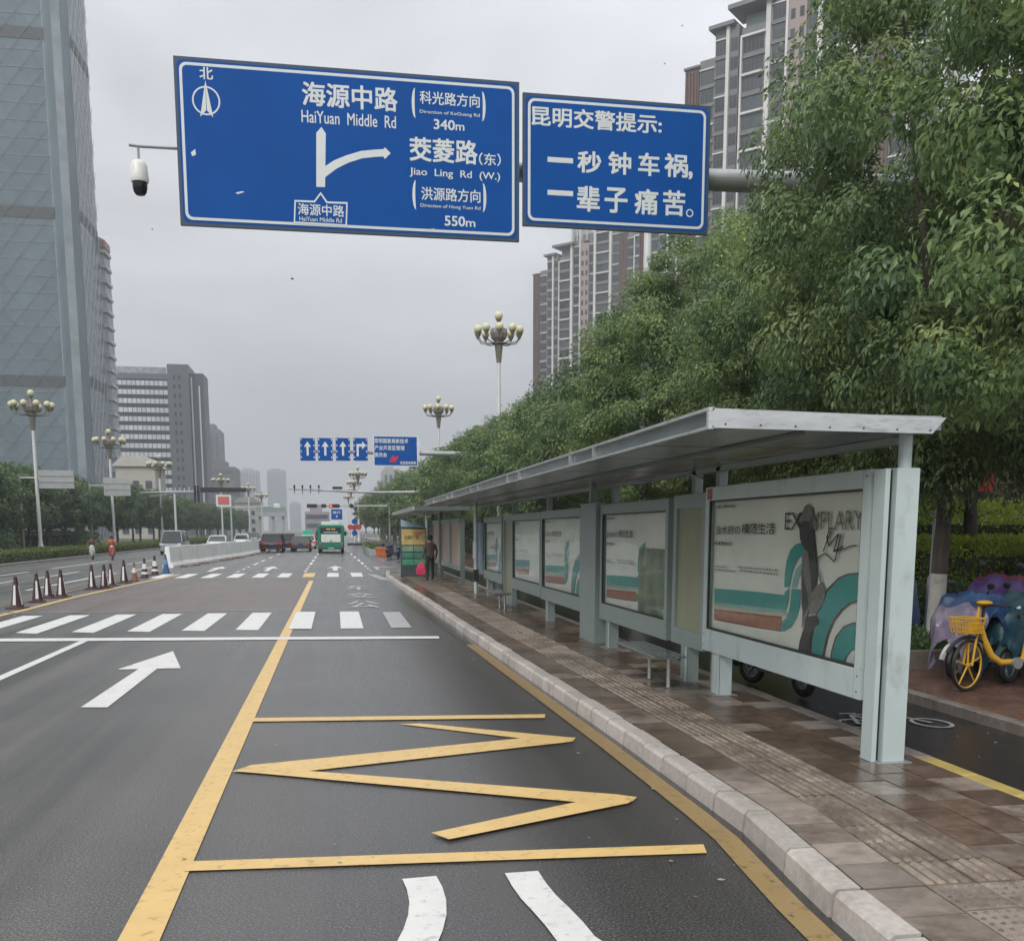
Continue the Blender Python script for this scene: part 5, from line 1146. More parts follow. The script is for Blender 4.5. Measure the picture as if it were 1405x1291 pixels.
text('直行', rel((xa+xb)/2-.45, Yt-.262, za-.55, gt), XD, (0, 0, 1), .9, .28, M_SWHITE, p, 'lettering', .03); poly(p, [((xa+xb)/2-.1, zb_+.3), ((xa+xb)/2+.1, zb_+.3), ((xa+xb)/2, zb_+.6)], Yt-.25, gt)
# round signs on the island
gi = (*gnd(487, 748), 0); IS = thing('sign_post', 'post on a small island with stacked blue and red round signs', 'road sign', gi)
MB().tube([(0, 0, 0), (0, 0, 3.4)], .06, 8).build('post', M_WHITE, IS); b = MB(); b.bx(-1.0, 1.0, -.4, .4, 0, .3, .05); b.build('island_block', M_DARK, IS)
for dx, z, m_ in ((0, 3.1, M_SBLUE), (-.55, 2.35, M_REDP), (.55, 2.35, M_REDP), (0, 1.6, M_SBLUE), (0, 2.3, mat('sign_dark_red', (.25, .04, .03), .5))):
    b = MB(); b.lathe([(.36, -.03), (.36, 0)], (dx, -.08-(.03 if dx == 0 and z == 2.3 else 0), z), 14, 'y'); b.build('round_sign', m_, IS)
# left hand arms
Yl = 132.; bx0 = atY(240, 690, Yl)[0]; gl_ = (bx0, Yl, 0); LS = thing('traffic_signal', 'long signal arm over the left carriageway with a black two-head light and dark panel', 'traffic light', gl_)
za = atY(240, 675, Yl)[1]
MB().tube([(0, 0, 0), (0, 0, za-.2)], [.15, .12], 10).build('pole', M_POLE, LS, smooth=True)
xa, xb = atY(192, 677, Yl)[0], atY(330, 673, Yl)[0]
MB().tube([rel(xa, Yl, za-.1, gl_), rel(bx0, Yl, za, gl_), rel(xb, Yl, za+.1, gl_)], [.06, .13, .07], 8).build('arm', M_SBACK, LS, smooth=True)
b = MB(); b.tube([rel(bx0-3, Yl, za-.55, gl_), rel(bx0, Yl, za-.2, gl_)], .05, 6); b.build('brace', M_SBACK, LS)
x = atY(270, 675, Yl)[0]
for z in (za+.35, za-.65):
    b = MB(); b.bx(x-.35-bx0, x-.02-bx0, -.25, -.14, z-.55, z+.45, .02); b.bx(x+.04-bx0, x+.36-bx0, -.25, -.14, z-.55, z+.45, .02); b.build('signal_head', M_BPLAS, LS)
xa, xb = atY(275, 671, Yl)[0], atY(338, 671, Yl)[0]; MB().bx(xa-bx0, xb-bx0, -.3, -.14, za-.28+.3, za+.28+.3, .02).build('dark_panel', M_BPLAS, LS)
for k in range(7): MB().tube([(xa-3+k*.55-bx0, -.1, za+.1), (xa-3+k*.55-bx0, -.1, za+.5+.1*(k % 2))], .05, 6).build('camera', M_WHITE, LS)
Yr = 150.; xp = atY(317, 700, Yr)[0]; gr_ = (xp, Yr, 0); RS = thing('banner_gantry', 'thin arm with a red and white framed panel and a white camera at its tip', 'sign arm', gr_)
z1 = atY(300, 697, Yr)[1]; xa, xb = atY(300, 697, Yr)[0], atY(379, 694, Yr)[0]
MB().tube([(0, 0, 0), (0, 0, z1)], .12, 8).build('pole', mat('pale_green_pole', (.33, .42, .41), .5), RS, smooth=True); MB().tube([rel(xa, Yr, z1, gr_), rel(xb, Yr, z1+.25, gr_)], [.1, .07], 8).build('arm', M_SBACK, RS)
a = atY(297, 695, Yr); c = atY(317, 679, Yr); p = MB().bx(a[0]-xp, c[0]-xp, -.2, -.1, a[1], c[1]).build('framed_panel', M_SWHITE, RS); MB().bx(a[0]-xp+.25, c[0]-xp-.25, -.22, -.201, a[1]+.25, c[1]-.25).build('red_face', mat('salmon_red', (.5, .12, .10), .5, var=.2), p)
MB().bx(xb-xp-.3, xb-xp+.5, -.4, .2, z1+.1, z1+.65, .05).build('camera_housing', M_WHITE, RS)
# backs of signs that face the other carriageway
for (u0, v0, u1, v1, Y, l) in ((53, 645, 103, 670.5, 97, 'grey back of a wide road sign beside the leftmost street lamp'), (142, 655.5, 180, 680.5, 118, 'grey back of a smaller road sign, second from left, in front of the trees')):
    xa, za = atY(u0, v0, Y); xb, zb_ = atY(u1, v1, Y); px_ = -27.4 if u0 < 100 else xa-1.5; o = (px_, Y, .12); t = thing('road_sign', l, 'road sign', o)
    MB().tube([(0, 0, 0), (0, 0, (za+zb_)/2+.3)], .1, 8).build('pole', M_GREY, t, smooth=True); MB().tube([(0, 0, (za+zb_)/2), (xb-px_, 0, (za+zb_)/2)], .07, 8).build('arm', M_GREY, t)
    p = MB().bx(xa-px_, xb-px_, -.22, -.14, zb_-.12, za-.12).build('sign_panel', M_SBACK, t); 
    for k in (.33, .66): MB().bx(xa-px_, xb-px_, -.26, -.221, zb_-.12+(za-zb_)*k, zb_-.06+(za-zb_)*k).build('rail', M_GREY, p)
# ------------------------------------------------------------------ vehicles
M_TYRE = M_BLACK; M_CARG = mat('car_glass', (.02, .025, .03), .06, var=.2); M_TAIL = mat('tail_lamp', (.35, .02, .02), .25, emit=((1, .05, .03), .05)); M_HEAD = mat('head_lamp', (.6, .62, .62), .1)
def paintm(n, c): return mat('car_paint_'+n, c, .22, .15, var=.04, scale=2, dirt=.25, dirtcol=(c[0]*.5+.05, c[1]*.5+.05, c[2]*.5+.05), dscale=2)
def car(label, X, Y, col, kind='sedan', face='away', w=1.8, name=None, rz=0.):
    """origin under the end that faces the camera"""
    t = thing({'van': 'van', 'suv': 'car', 'sedan': 'car', 'hatch': 'car'}[kind], label, {'van': 'van'}.get(kind, 'car'), (X, Y, .004), rz)
    hw = w/2; L = {'van': 4.8, 'suv': 4.6, 'sedan': 4.6, 'hatch': 3.9}[kind]; rev = face != 'away'
    Hh = {'van': 1.95, 'suv': 1.68, 'sedan': 1.45, 'hatch': 1.48}[kind]; bt = {'van': 1.05, 'suv': 1.0, 'sedan': .88, 'hatch': .9}[kind]
    fx = (lambda y: L-y) if rev else (lambda y: y)
    tail = {'sedan': (bt+.02, .95), 'suv': (bt, .14), 'van': (bt, .08), 'hatch': (bt, .25)}[kind]
    def ring(y, k, zb, zl=.26): return [(-hw*k, fx(y), zl+.08), (-hw*k*.97, fx(y), zl), (hw*k*.97, fx(y), zl), (hw*k, fx(y), zl+.08), (hw*k, fx(y), zb-.16), (hw*k*.95, fx(y), zb), (-hw*k*.95, fx(y), zb), (-hw*k, fx(y), zb-.16)]
    st_ = [ring(0, .9, bt-.12, .34), ring(.12, .98, bt, .28), ring(1.1, 1, bt+.03), ring(L*.55, 1, bt), ring(L*.72, 1, bt-.02), ring(L-.35, .96, bt-.18, .26), ring(L, .84, bt-.32, .34)]
    b = MB(); b.loft(st_); b.build('body', paintm(col[0], col[1]), t, smooth=True)
    y0 = .15 if kind in ('suv', 'van') else .55 if kind == 'hatch' else 0.5; y1 = L*.74 if kind != 'van' else L*.86
    def cr(y, k, z): return [(-hw*k, fx(y), z), (hw*k, fx(y), z)]
    c0 = tail[1]+.05; zt = Hh-.06
    b = MB(); lo = [(-hw*.93, fx(y0), bt-.03), (hw*.93, fx(y0), bt-.03), (hw*.93, fx(y1), bt-.06), (-hw*.93, fx(y1), bt-.06)]; a_ = y0+(.25 if kind in ('suv', 'van') else .45 if kind == 'hatch' else .75); e_ = y1-(.9 if kind != 'van' else .6)
    hi = [(-hw*.74, fx(a_), zt), (hw*.74, fx(a_), zt), (hw*.74, fx(e_), zt), (-hw*.74, fx(e_), zt)]; b.loft([lo, hi]); b.build('windows', M_CARG, t)
    b = MB(); b.loft([[(-hw*.76, fx(a_-.04), zt-.01), (hw*.76, fx(a_-.04), zt-.01), (hw*.76, fx(e_+.05), zt-.01), (-hw*.76, fx(e_+.05), zt-.01)], [(-hw*.70, fx(a_+.1), Hh), (hw*.70, fx(a_+.1), Hh), (hw*.70, fx(e_-.1), Hh), (-hw*.70, fx(e_-.1), Hh)]]); b.build('roof', paintm(col[0], col[1]), t)
    for sx in (-1, 1):
        for lo_, hi_ in (((hw*.93, y0), (hw*.74, a_)), ((hw*.93, y1), (hw*.74, e_)), ((hw*.93, (y0+y1)/2), (hw*.74, (a_+e_)/2))):
            MB().tube([(sx*(lo_[0]+.005), fx(lo_[1]), bt-.03), (sx*(hi_[0]+.01), fx(hi_[1]), zt)], .045, 5).build('pillar', paintm(col[0], col[1]), t)
        for y in (.85, L-.85):
            b = MB(); b.lathe([(.22, -.1), (.32, -.09), (.33, 0), (.32, .09), (.22, .1)], (sx*(hw-.1), fx(y), .33), 14, 'x'); wl = b.build('wheel', M_TYRE, t)
            b = MB(); b.lathe([(.2, -.005), (.2, .005)], (sx*(hw+.002), fx(y), .33), 10, 'x'); b.build('rim', M_GREY, wl)
        lz = bt-.28
        MB().bx(sx*hw*.62 if sx > 0 else -hw*.93, hw*.93 if sx > 0 else -hw*.62, -.012, .06, lz, lz+.17).build('tail_lamp' if not rev else 'headlight', M_TAIL if not rev else M_HEAD, t)
        MB().bx(sx*(hw+.02)-.09, sx*(hw+.02)+.09, fx(y1-.45), fx(y1-.45)+.1, bt, bt+.13).build('mirror', M_BPLAS, t)
    MB().bx(-.22, .22, -.03, -.005, .62 if not rev else .42, .76 if not rev else .56).build('number_plate', M_SBLUE, t)
    MB().bx(-hw*.85, hw*.85, -.06, .1, .30, .46, .02).build('bumper', M_BPLAS if kind == 'suv' else paintm(col[0], col[1]), t)
    if not rev: MB().bx(-hw*.6, hw*.6, -.015, .03, bt-.24, bt-.16).build('boot_trim', M_GREY, t)
    return t
car('dark red SUV with black tailgate, just right of the far end of the white barrier', -5.6, 93, ('dark_red', (.045, .010, .012)), 'suv', w=2.0)
car('second dark red car beyond the nearer red SUV', -4.75, 100, ('wine', (.06, .008, .012)), 'suv', w=1.9)
car('brown-grey saloon ahead, between the red SUVs and the green bus', -3.2, 96, ('bronze', (.06, .045, .04)), 'sedan', w=1.85)
tx_car = car('white saloon taxi with green roof sign, beyond the brown-grey saloon', -3.0, 112, ('taxi_white', (.5, .52, .5)), 'sedan'); MB().bx(-.5, .5, 1.6, 2.0, 1.47, 1.95, .04).build('roof_sign', mat('taxi_green', (.02, .42, .25), .35), tx_car)
car('bright red car just left of the green bus', -2.5, 118, ('red', (.42, .02, .04)), 'hatch')
car('grey oncoming van behind the near end of the white barrier', -13.2, 86, ('silver', (.25, .28, .28)), 'van', 'to')
car('white oncoming car behind the middle of the white barrier', -11.9, 106, ('white', (.6, .62, .62)), 'sedan', 'to', w=1.95)
car('white oncoming car half hidden behind the white barrier', -11.4, 128, ('white', (.6, .62, .62)), 'hatch', 'to')
car('grey-green oncoming car at the far end of the white barrier', -11.8, 148, ('grey_green', (.14, .18, .17)), 'suv', 'to')
# bus
BU = thing('city_bus', 'green city bus seen from behind with white rear panel and orange display', 'bus', (-.39, 89.5, .004)); MG = mat('bus_green', (.01, .19, .12), .3, .1, var=.08, scale=1)
def rr2(w, z0, z1, c, y): return [(-w+c, y, z0), (w-c, y, z0), (w, y, z0+c), (w, y, z1-c), (w-c, y, z1), (-w+c, y, z1), (-w, y, z1-c), (-w, y, z0+c)]
b = MB(); b.loft([rr2(1.05, .38, 2.38, .14, 0), rr2(1.13, .32, 2.44, .12, .1), rr2(1.13, .32, 2.44, .12, 8.3), rr2(1.0, .4, 2.3, .12, 8.5)]); b.build('body', MG, BU, smooth=True)
b = MB(); b.loft([rr2(.78, 2.40, 2.66, .1, .35), rr2(.86, 2.40, 2.70, .12, .8), rr2(.86, 2.40, 2.70, .12, 6), rr2(.7, 2.4, 2.55, .1, 6.8)]); b.build('roof_pod', M_WHITE, BU, smooth=True)
MB().bx(-.88, .88, -.02, -.001, 1.72, 2.2).build('rear_window', M_CARG, BU)
p = MB().bx(-.42, .42, -.03, -.0201, 2.0, 2.13).build('display', M_BPLAS, BU); text('高新 专线', (-.39-.38, 89.5-.034, 2.02), XD, (0, 0, 1), .76, .1, mat('led_amber', (.6, .25, .03), .5, emit=((1, .45, .05), .8)), p, 'lettering', .02); p.children[0].matrix_parent_inverse = Matrix.Translation((.39, -89.5, -.004))
MB().bx(-.6, .6, -.03, -.0201, 1.76, 1.84).build('lettering_strip', mat('pale_blue_text', (.3, .5, .55), .5, var=.5, scale=20), BU)
p = MB().bx(-.82, .82, -.025, -.001, .95, 1.62).build('rear_panel', M_WHITE, BU); MB().bx(-.12, .12, -.035, -.026, .98, 1.1).build('badge', M_GREY, p)
for sx in (-1, 1):
    for z, m_ in ((.62, M_TAIL), (.78, mat('amber_lamp', (.5, .2, .03), .3))): MB().bx(sx*.94-.07, sx*.94+.07, -.03, -.001, z, z+.12).build('tail_lamp', m_, BU)
    b = MB(); b.tube([(sx*1.1, 8.1, 2.2), (sx*1.3, 8.3, 2.1), (sx*1.32, 8.3, 1.8)], .03, 6); b.bx(sx*1.32-.1, sx*1.32+.1, 8.2, 8.32, 1.45, 1.85); b.build('mirror', M_BPLAS, BU)
    for y in (1.7, 6.8):
        b = MB(); b.lathe([(.3, -.14), (.44, -.13), (.45, 0), (.44, .13), (.3, .14)], (sx*.98, y, .45), 16, 'x'); b.build('wheel', M_TYRE, BU)
    MB().bx(sx*1.135-.004, sx*1.135+.004, .6, 7.9, 1.5, 2.15).build('side_windows', M_CARG, BU)
MB().bx(-1.0, 1.0, -.07, .1, .34, .52, .03).build('bumper', mat('bus_dark_green', (.01, .07, .05), .4), BU); MB().bx(-.25, .25, -.085, -.071, .38, .48).build('number_plate', mat('green_plate', (.3, .5, .3), .5), BU)

# ------------------------------------------------------------------ people
def figure(label, loc, rz, J, mats, cat='person', group=None, s=1.):
    """J: joints name -> (x, y, z, radius); one continuous skinned body; mats = (trousers, jacket, skin, hair, shoes)"""
    t = thing('person', label, cat, loc, rz, group); t.scale = (s, s, s)
    names = list(J); E_ = [('pelvis', 'waist'), ('waist', 'chest'), ('chest', 'neck'), ('neck', 'head0'), ('head0', 'head1'), ('head1', 'head2')]
    for q in 'lr': E_ += [('pelvis', 'hip'+q), ('hip'+q, 'knee'+q), ('knee'+q, 'ankle'+q), ('ankle'+q, 'toe'+q), ('chest', 'sho'+q), ('sho'+q, 'elb'+q), ('elb'+q, 'wri'+q), ('wri'+q, 'hand'+q)]
    me = bpy.data.meshes.new('body'); me.from_pydata([J[n][:3] for n in names], [(names.index(a), names.index(c)) for a, c in E_], [])
    o = obj('body', me, t); sk = o.modifiers.new('skin', 'SKIN'); sb = o.modifiers.new('sub', 'SUBSURF'); sb.levels = 1; sb.render_levels = 1
    for i, n in enumerate(names): me.skin_vertices[0].data[i].radius = (J[n][3], J[n][3]*(.72 if n in ('pelvis', 'waist', 'chest') else 1)); me.skin_vertices[0].data[i].use_root = n == 'pelvis'
    dg = bpy.context.evaluated_depsgraph_get(); nm = bpy.data.meshes.new_from_object(o.evaluated_get(dg)); o.modifiers.clear(); o.data = nm; nm.name = 'body'
    nm.materials.clear()
    for m_ in mats: nm.materials.append(m_)
    P = {n: Vector(J[n][:3]) for n in names}; seg = []
    for a, c in E_:
        k = 0 if (a[:3] in ('hip', 'kne') or c[:3] == 'hip') else 4 if a.startswith('ankle') else 2 if a.startswith('wri') or a.startswith('head') or a == 'neck' else 1
        seg.append((P[a], P[c], k))
    for f in nm.polygons:
        c = f.center; best = 9; kk = 0
        for a, e, k in seg:
            d_ = e-a; u_ = max(0, min(1, (c-a).dot(d_)/max(1e-6, d_.length_squared))); q = (a+d_*u_-c).length
            if q < best: best = q; kk = k
        f.material_index = kk; f.use_smooth = True
    hd = P['head1']; b = MB(); b.ball((hd.x, hd.y-.015, hd.z+.045), .115, 14, (1, 1.06, 1.0)); b.build('hair', mats[3], t, smooth=True)
    fy = .098; F_ = MB(); F_.ball((hd.x, hd.y+fy+.012, hd.z-.03), .018, 6); F_.build('nose', mats[2], t)
    b = MB(); b.ball((hd.x-.035, hd.y+fy-.004, hd.z), .011, 6); b.ball((hd.x+.035, hd.y+fy-.004, hd.z), .011, 6); b.build('eyes', M_BPLAS, t)
    return t
SKIN = mat('skin', (.38, .22, .15), .5); HAIR = mat('black_hair', (.015, .012, .01), .5)
def stand(fat=1.):
    J = {'pelvis': (0, 0, .90, .15*fat), 'waist': (0, .0, 1.06, .135*fat), 'chest': (0, .02, 1.28, .16*fat), 'neck': (0, .04, 1.43, .055), 'head0': (0, .06, 1.50, .075), 'head1': (0, .07, 1.57, .10), 'head2': (0, .07, 1.63, .07)}
    for q, sx in (('l', -1), ('r', 1)):
        J.update({'hip'+q: (sx*.09, 0, .86, .10), 'knee'+q: (sx*.11, .03, .48, .065), 'ankle'+q: (sx*.12, -.02, .09, .045), 'toe'+q: (sx*.13, .15, .045, .04), 'sho'+q: (sx*.19, .02, 1.34, .065), 'elb'+q: (sx*.25, -.03, 1.08, .048), 'wri'+q: (sx*.24, .08, .86, .032), 'hand'+q: (sx*.235, .11, .77, .03)})
    return J
J = stand(1.15); J['wril'] = (-.30, .03, .84, .032); J['handl'] = (-.315, .03, .76, .03); J['kneer'] = (.11, .10, .5, .065); J['ankler'] = (.12, .12, .1, .045); J['toer'] = (.13, .27, .045, .04)
W_ = figure('woman in dark clothes waiting under the second shelter with her back turned', (3.42, 37.3, .15), math.radians(12), J, (mat('black_trousers', (.015, .016, .02), .7), mat('olive_jacket', (.07, .06, .045), .8, var=.3), SKIN, HAIR, M_BPLAS), s=.97)
bg_ = thing('shopping_bag', 'bright red-pink bag held at the side of the waiting woman', 'bag', (3.06, 37.3, .36)); bg_.scale = (.72, .8, .85)
b = MB(); b.loft([[(-.2, -.1, .02), (.2, -.1, .02), (.2, .1, .02), (-.2, .1, .02)], [(-.25, -.12, .2), (.24, -.12, .2), (.24, .12, .2), (-.25, .12, .2)], [(-.15, -.08, .42), (.17, -.08, .42), (.17, .08, .42), (-.15, .08, .42)], [(-.03, -.03, .56), (.10, -.03, .56), (.10, .03, .56), (-.03, .03, .56)]]); b.build('sack', mat('bag_pink', (.55, .03, .10), .5, var=.2, scale=6, bump=.5, bscale=12), bg_, smooth=True)
MB().tube([(.03, 0, .54), (.05, 0, .62), (.09, 0, .58)], .012, 6).build('handle', M_REDP, bg_)

# ------------------------------------------------------------------ scooters and bicycles
def wheel(b_t, par, x, R_, w_, rim, spokes=5, steer=0., name='wheel', y=0.):
    b = MB(); b.M = Matrix.Translation((x, y, R_)) @ Matrix.Rotation(steer, 4, 'Z')
    b.ring((0, 0, 0), R_-w_, w_, 'y', 28, 8); o = b.build(name, b_t, par, smooth=True)
    b = MB(); b.M = Matrix.Translation((x, y, R_)) @ Matrix.Rotation(steer, 4, 'Z'); b.ring((0, 0, 0), R_-w_*1.9, w_*.55, 'y', 28, 6)
    for k in range(spokes):
        a = 2*PI*k/spokes+.3; b.tube([(0, 0, 0), ((R_-w_*1.9)*math.cos(a), 0, (R_-w_*1.9)*math.sin(a))], [w_*.6, w_*.35], 6)
    b.lathe([(w_*.9, -w_*1.1), (w_*.9, w_*1.1)], (0, 0, 0), 10, 'y'); b.build('rim', rim, o, smooth=True); return o
def scooter(label, loc_, rz, col, cape=None, cat='scooter', group=None, name='electric_scooter', detail=True):
    """front of the scooter points along +x"""
    t = thing(name, label, cat, loc_, math.radians(rz), group); m_ = mat('scooter_'+col[0], col[1], .3, .1, var=.06)
    wheel(M_BLACK, t, .62, .22, .045, M_GREY, 5, .25); wheel(M_BLACK, t, -.55, .22, .05, M_GREY, 5)
    b = MB(); b.loft([[(x, -w_, z0), (x, w_, z0), (x, w_*.8, z1), (x, -w_*.8, z1)] for x, w_, z0, z1 in ((-.85, .06, .52, .62), (-.7, .13, .42, .68), (-.35, .16, .28, .72), (-.1, .14, .24, .66), (.0, .13, .22, .34), (.3, .13, .22, .32))]); b.build('body', m_, t, smooth=True)
    b = MB(); b.loft([[(.3, -.17, .25), (.3, .17, .25), (.36, .16, .27), (.36, -.16, .27)], [(.42, -.2, .55), (.42, .2, .55), (.5, .17, .56), (.5, -.17, .56)], [(.40, -.17, .85), (.40, .17, .85), (.5, .12, .87), (.5, -.12, .87)], [(.36, -.1, .98), (.36, .1, .98), (.42, .08, .98), (.42, -.08, .98)]]); b.build('leg_shield', m_, t, smooth=True)
    b = MB(); b.ring((.62, 0, .22), .255, .035, 'y', 12, 6, .2, 2.6); b.build('mudguard', m_, t, smooth=True)
    MB().tube([(.62, .06, .22), (.5, .05, .6), (.42, 0, .95)], .02, 6).build('fork', M_GREY, t)
    b = MB(); b.tube([(.36, -.32, 1.04), (.40, -.18, 1.03), (.40, 0, 1.0), (.40, .18, 1.03), (.36, .32, 1.04)], .017, 8); b.build('handlebar', M_BPLAS, t, smooth=True)
    for sy in (-1, 1):
        b = MB(); b.tube([(.40, sy*.2, 1.03), (.42, sy*.27, 1.16)], .008, 6); b.ball((.42, sy*.29, 1.2), .06, 10, (.3, 1, .8)); b.build('mirror', M_BPLAS, t, smooth=True)
    b = MB(); b.ball((.5, 0, .9), .07, 10, (.6, 1.2, .9)); b.build('headlight', M_HEAD, t, smooth=True)
    b = MB(); b.loft([[(x, -w_, z), (x, w_, z), (x, w_*.8, z+h), (x, -w_*.8, z+h)] for x, w_, z, h in ((-.8, .1, .72, .05), (-.6, .15, .72, .09), (-.3, .15, .72, .07), (-.02, .1, .70, .05))]); b.build('seat', M_BPLAS, t, smooth=True)
    if cape:
        # rain cover: cloth hung over handlebar, shield and seat
        prof = [(.80, .50, .16), (.74, .70, .24), (.60, .93, .34), (.42, 1.12, .42), (.22, 1.08, .40), (.0, .92, .34), (-.3, .84, .28), (-.62, .84, .24), (-.84, .72, .18)]
        nA, nB = 34, 18; V = []; rr_ = random.Random(hash(col[0]) % 99 if False else len(label)); ph = rr_.uniform(0, 6)
        for i in range(nA+1):
            u_ = i/nA*(len(prof)-1); k = min(int(u_), len(prof)-2); f_ = u_-k; x, z, w_ = [prof[k][j]*(1-f_)+prof[k+1][j]*f_ for j in range(3)]
            drop = .34+.10*math.sin(i*.37+ph)+.05*math.sin(i*1.3+ph)
            for j in range(nB+1):
                v_ = (j/nB-.5)*2; a_ = abs(v_)
                if a_ < .5: yy_ = v_*2*w_; zz_ = z-.05*(a_*2)**2
                else: q = (a_-.5)*2; yy_ = math.copysign(w_+.06*math.sin(q*PI)+.07*q*math.sin(i*.9+ph), v_); zz_ = z-.05-q*drop
                n_ = mnoise.noise(Vector((i*.22, j*.35, ph)))*.06+.04*mnoise.noise(Vector((i*.6, j*.8, ph+5)))+.022*math.sin(i*1.1+j*.5)*a_; V.append((x+n_*.8+(a_-.5)*.05, yy_+n_, max(.12, zz_+n_)))
        Fq = [(i*(nB+1)+j, (i+1)*(nB+1)+j, (i+1)*(nB+1)+j+1, i*(nB+1)+j+1) for i in range(nA) for j in range(nB)]
        b = MB(); b.add(V, Fq)
        b.m = [0 if (f_//nB) < nA*cape[2] else 1 for f_ in range(len(Fq))]; b.build('rain_cover', [cape[0], cape[1]], t, smooth=True)
    return t
CP = lambda n, c, r=.45: mat('cape_'+n, c, r, var=.2, scale=5, bump=.6, bscale=7)
M_DOT = mat('cape_maroon_dotted', (.13, .025, .05), .55, var=.2, scale=4, dirt=.8, dirtcol=(.5, .42, .4), dscale=16, dth=(.66, .70))
scooter('scooter with pale lilac-grey front cover and blue cover, beside the yellow bicycle', (8.3, 11.7, .116), 196, ('white', (.5, .5, .5)), (CP('lilac', (.20, .17, .24), .25), CP('blue', (.02, .06, .16)), .24))
scooter('scooter under a dark teal cover right behind the yellow bicycle', (8.8, 11.3, .116), 192, ('teal', (.05, .1, .1)), (CP('teal', (.015, .055, .08)), M_DOT, .62))
scooter('scooter under a maroon and violet cover, standing behind the teal one', (9.0, 12.05, .13), 194, ('maroon', (.15, .03, .04)), (CP('violet', (.07, .03, .15)), CP('wine', (.12, .02, .04)), .35)).scale = (1.12, 1, 1.17)
scooter('dark scooter at the far right behind the covered ones', (10.1, 13.2, .116), 205, ('dark', (.04, .04, .05)), (CP('black', (.02, .02, .025)), CP('black', (.02, .02, .025)), .5))
scooter('black scooter standing in the cycle lane behind the big display case', (5.42, 11.75, .008), 98, ('black', (.02, .02, .025)), (CP('navy', (.02, .025, .05)), CP('black', (.02, .02, .025)), .5))
# yellow shared bicycle
M_YB = mat('bicycle_yellow', (.62, .36, .03), .35, var=.06, dirt=.3, dirtcol=(.25, .16, .06), dscale=6)
BK_ = thing('bicycle', 'yellow bicycle with basket and spoked yellow wheels at the right edge', 'bicycle', (7.86, 10.72, .116), math.radians(186))
wheel(M_BLACK, BK_, .58, .31, .022, M_YB, 5, .30); wheel(M_BLACK, BK_, -.52, .31, .022, M_YB, 5)
fk = MB(); fk.M = Matrix.Translation((.58, 0, .31)) @ Matrix.Rotation(.30, 4, 'Z')
for sy in (-1, 1): fk.tube([(0, sy*.055, 0), (-.05, sy*.055, .28), (-.1, sy*.04, .40)], .014, 8)
fk.tube([(-.1, -.06, .40), (-.1, .06, .40)], .02, 8); fk.tube([(-.1, 0, .40), (-.17, 0, .72)], .02, 10); fk.build('fork', M_YB, BK_, smooth=True)
b = MB(); b.ring((.58, 0, .31), .335, .022, 'y', 12, 6, .5, 2.4); b.M = None; b.build('mudguard', M_BPLAS, BK_, smooth=True)
b = MB(); b.tube([(.44, 0, .78), (.38, 0, .62), (.26, 0, .42), (.12, 0, .33), (-.1, 0, .33), (-.2, 0, .36)], [.034, .04, .04, .038, .034, .03], 10); b.tube([(-.2, 0, .36), (-.28, 0, .78)], .025, 8)
for sy in (-1, 1): b.tube([(-.18, sy*.04, .34), (-.52, sy*.06, .31)], .014, 6); b.tube([(-.25, sy*.03, .66), (-.52, sy*.06, .31)], .012, 6)
b.build('frame', M_YB, BK_, smooth=True)
b = MB(); b.tube([(.42, 0, .78), (.40, 0, 1.0)], .02, 8); b.tube([(.28, -.29, 1.02), (.38, -.12, 1.02), (.40, 0, 1.0), (.38, .12, 1.02), (.28, .29, 1.02)], .014, 8); b.build('handlebar', M_BPLAS, BK_, smooth=True)
b = MB(); b.ball((.40, 0, 1.04), .09, 10, (1, 1.1, .35)); b.build('lock_cover', M_YB, BK_, smooth=True)
b = MB(); b.loft([[(-.42, -.1, .84), (-.42, .1, .84), (-.42, .08, .90), (-.42, -.08, .90)], [(-.28, -.09, .83), (-.28, .09, .83), (-.28, .07, .9), (-.28, -.07, .9)], [(-.1, -.03, .84), (-.1, .03, .84), (-.1, .02, .89), (-.1, -.02, .89)]]); b.build('saddle', M_BPLAS, BK_, smooth=True)
MB().lathe([(.07, -.02), (.07, .02)], (-.08, .05, .32), 14, 'y').build('crank', M_GREY, BK_)
b = MB(); x0, x1, zb0, zt0 = .50, .74, .70, .87
for k in range(4):
    z = zb0+(zt0-zb0)*k/3; e = .03*k/3; P_ = [(x0-e*.3, -.11-e, z), (x1+e, -.11-e, z), (x1+e, .11+e, z), (x0-e*.3, .11+e, z), (x0-e*.3, -.11-e, z)]; b.tube(P_, .009 if k == 3 else .006, 6)
for k in range(7):
    f_ = k/6; xx = x0+(x1-x0)*f_
    for sy in (-1, 1): b.tube([(xx, sy*.11, zb0), (xx+.03*f_, sy*.14, zt0)], .006, 5)
    yy_ = -.11+.22*f_; b.tube([(x1, yy_, zb0), (x1+.03, yy_*1.2, zt0)], .006, 5); b.tube([(x0, yy_, zb0), (x0, yy_*1.2, zt0)], .006, 5)
b.build('basket', M_YB, BK_); MB().bx(x0, x1, -.11, .11, zb0-.008, zb0+.004).build('basket_floor', M_YB, BK_)
MB().bx(x0+.0, x0+.012, -.112, .112, .71, .82).build('basket_panel', M_YB, BK_)
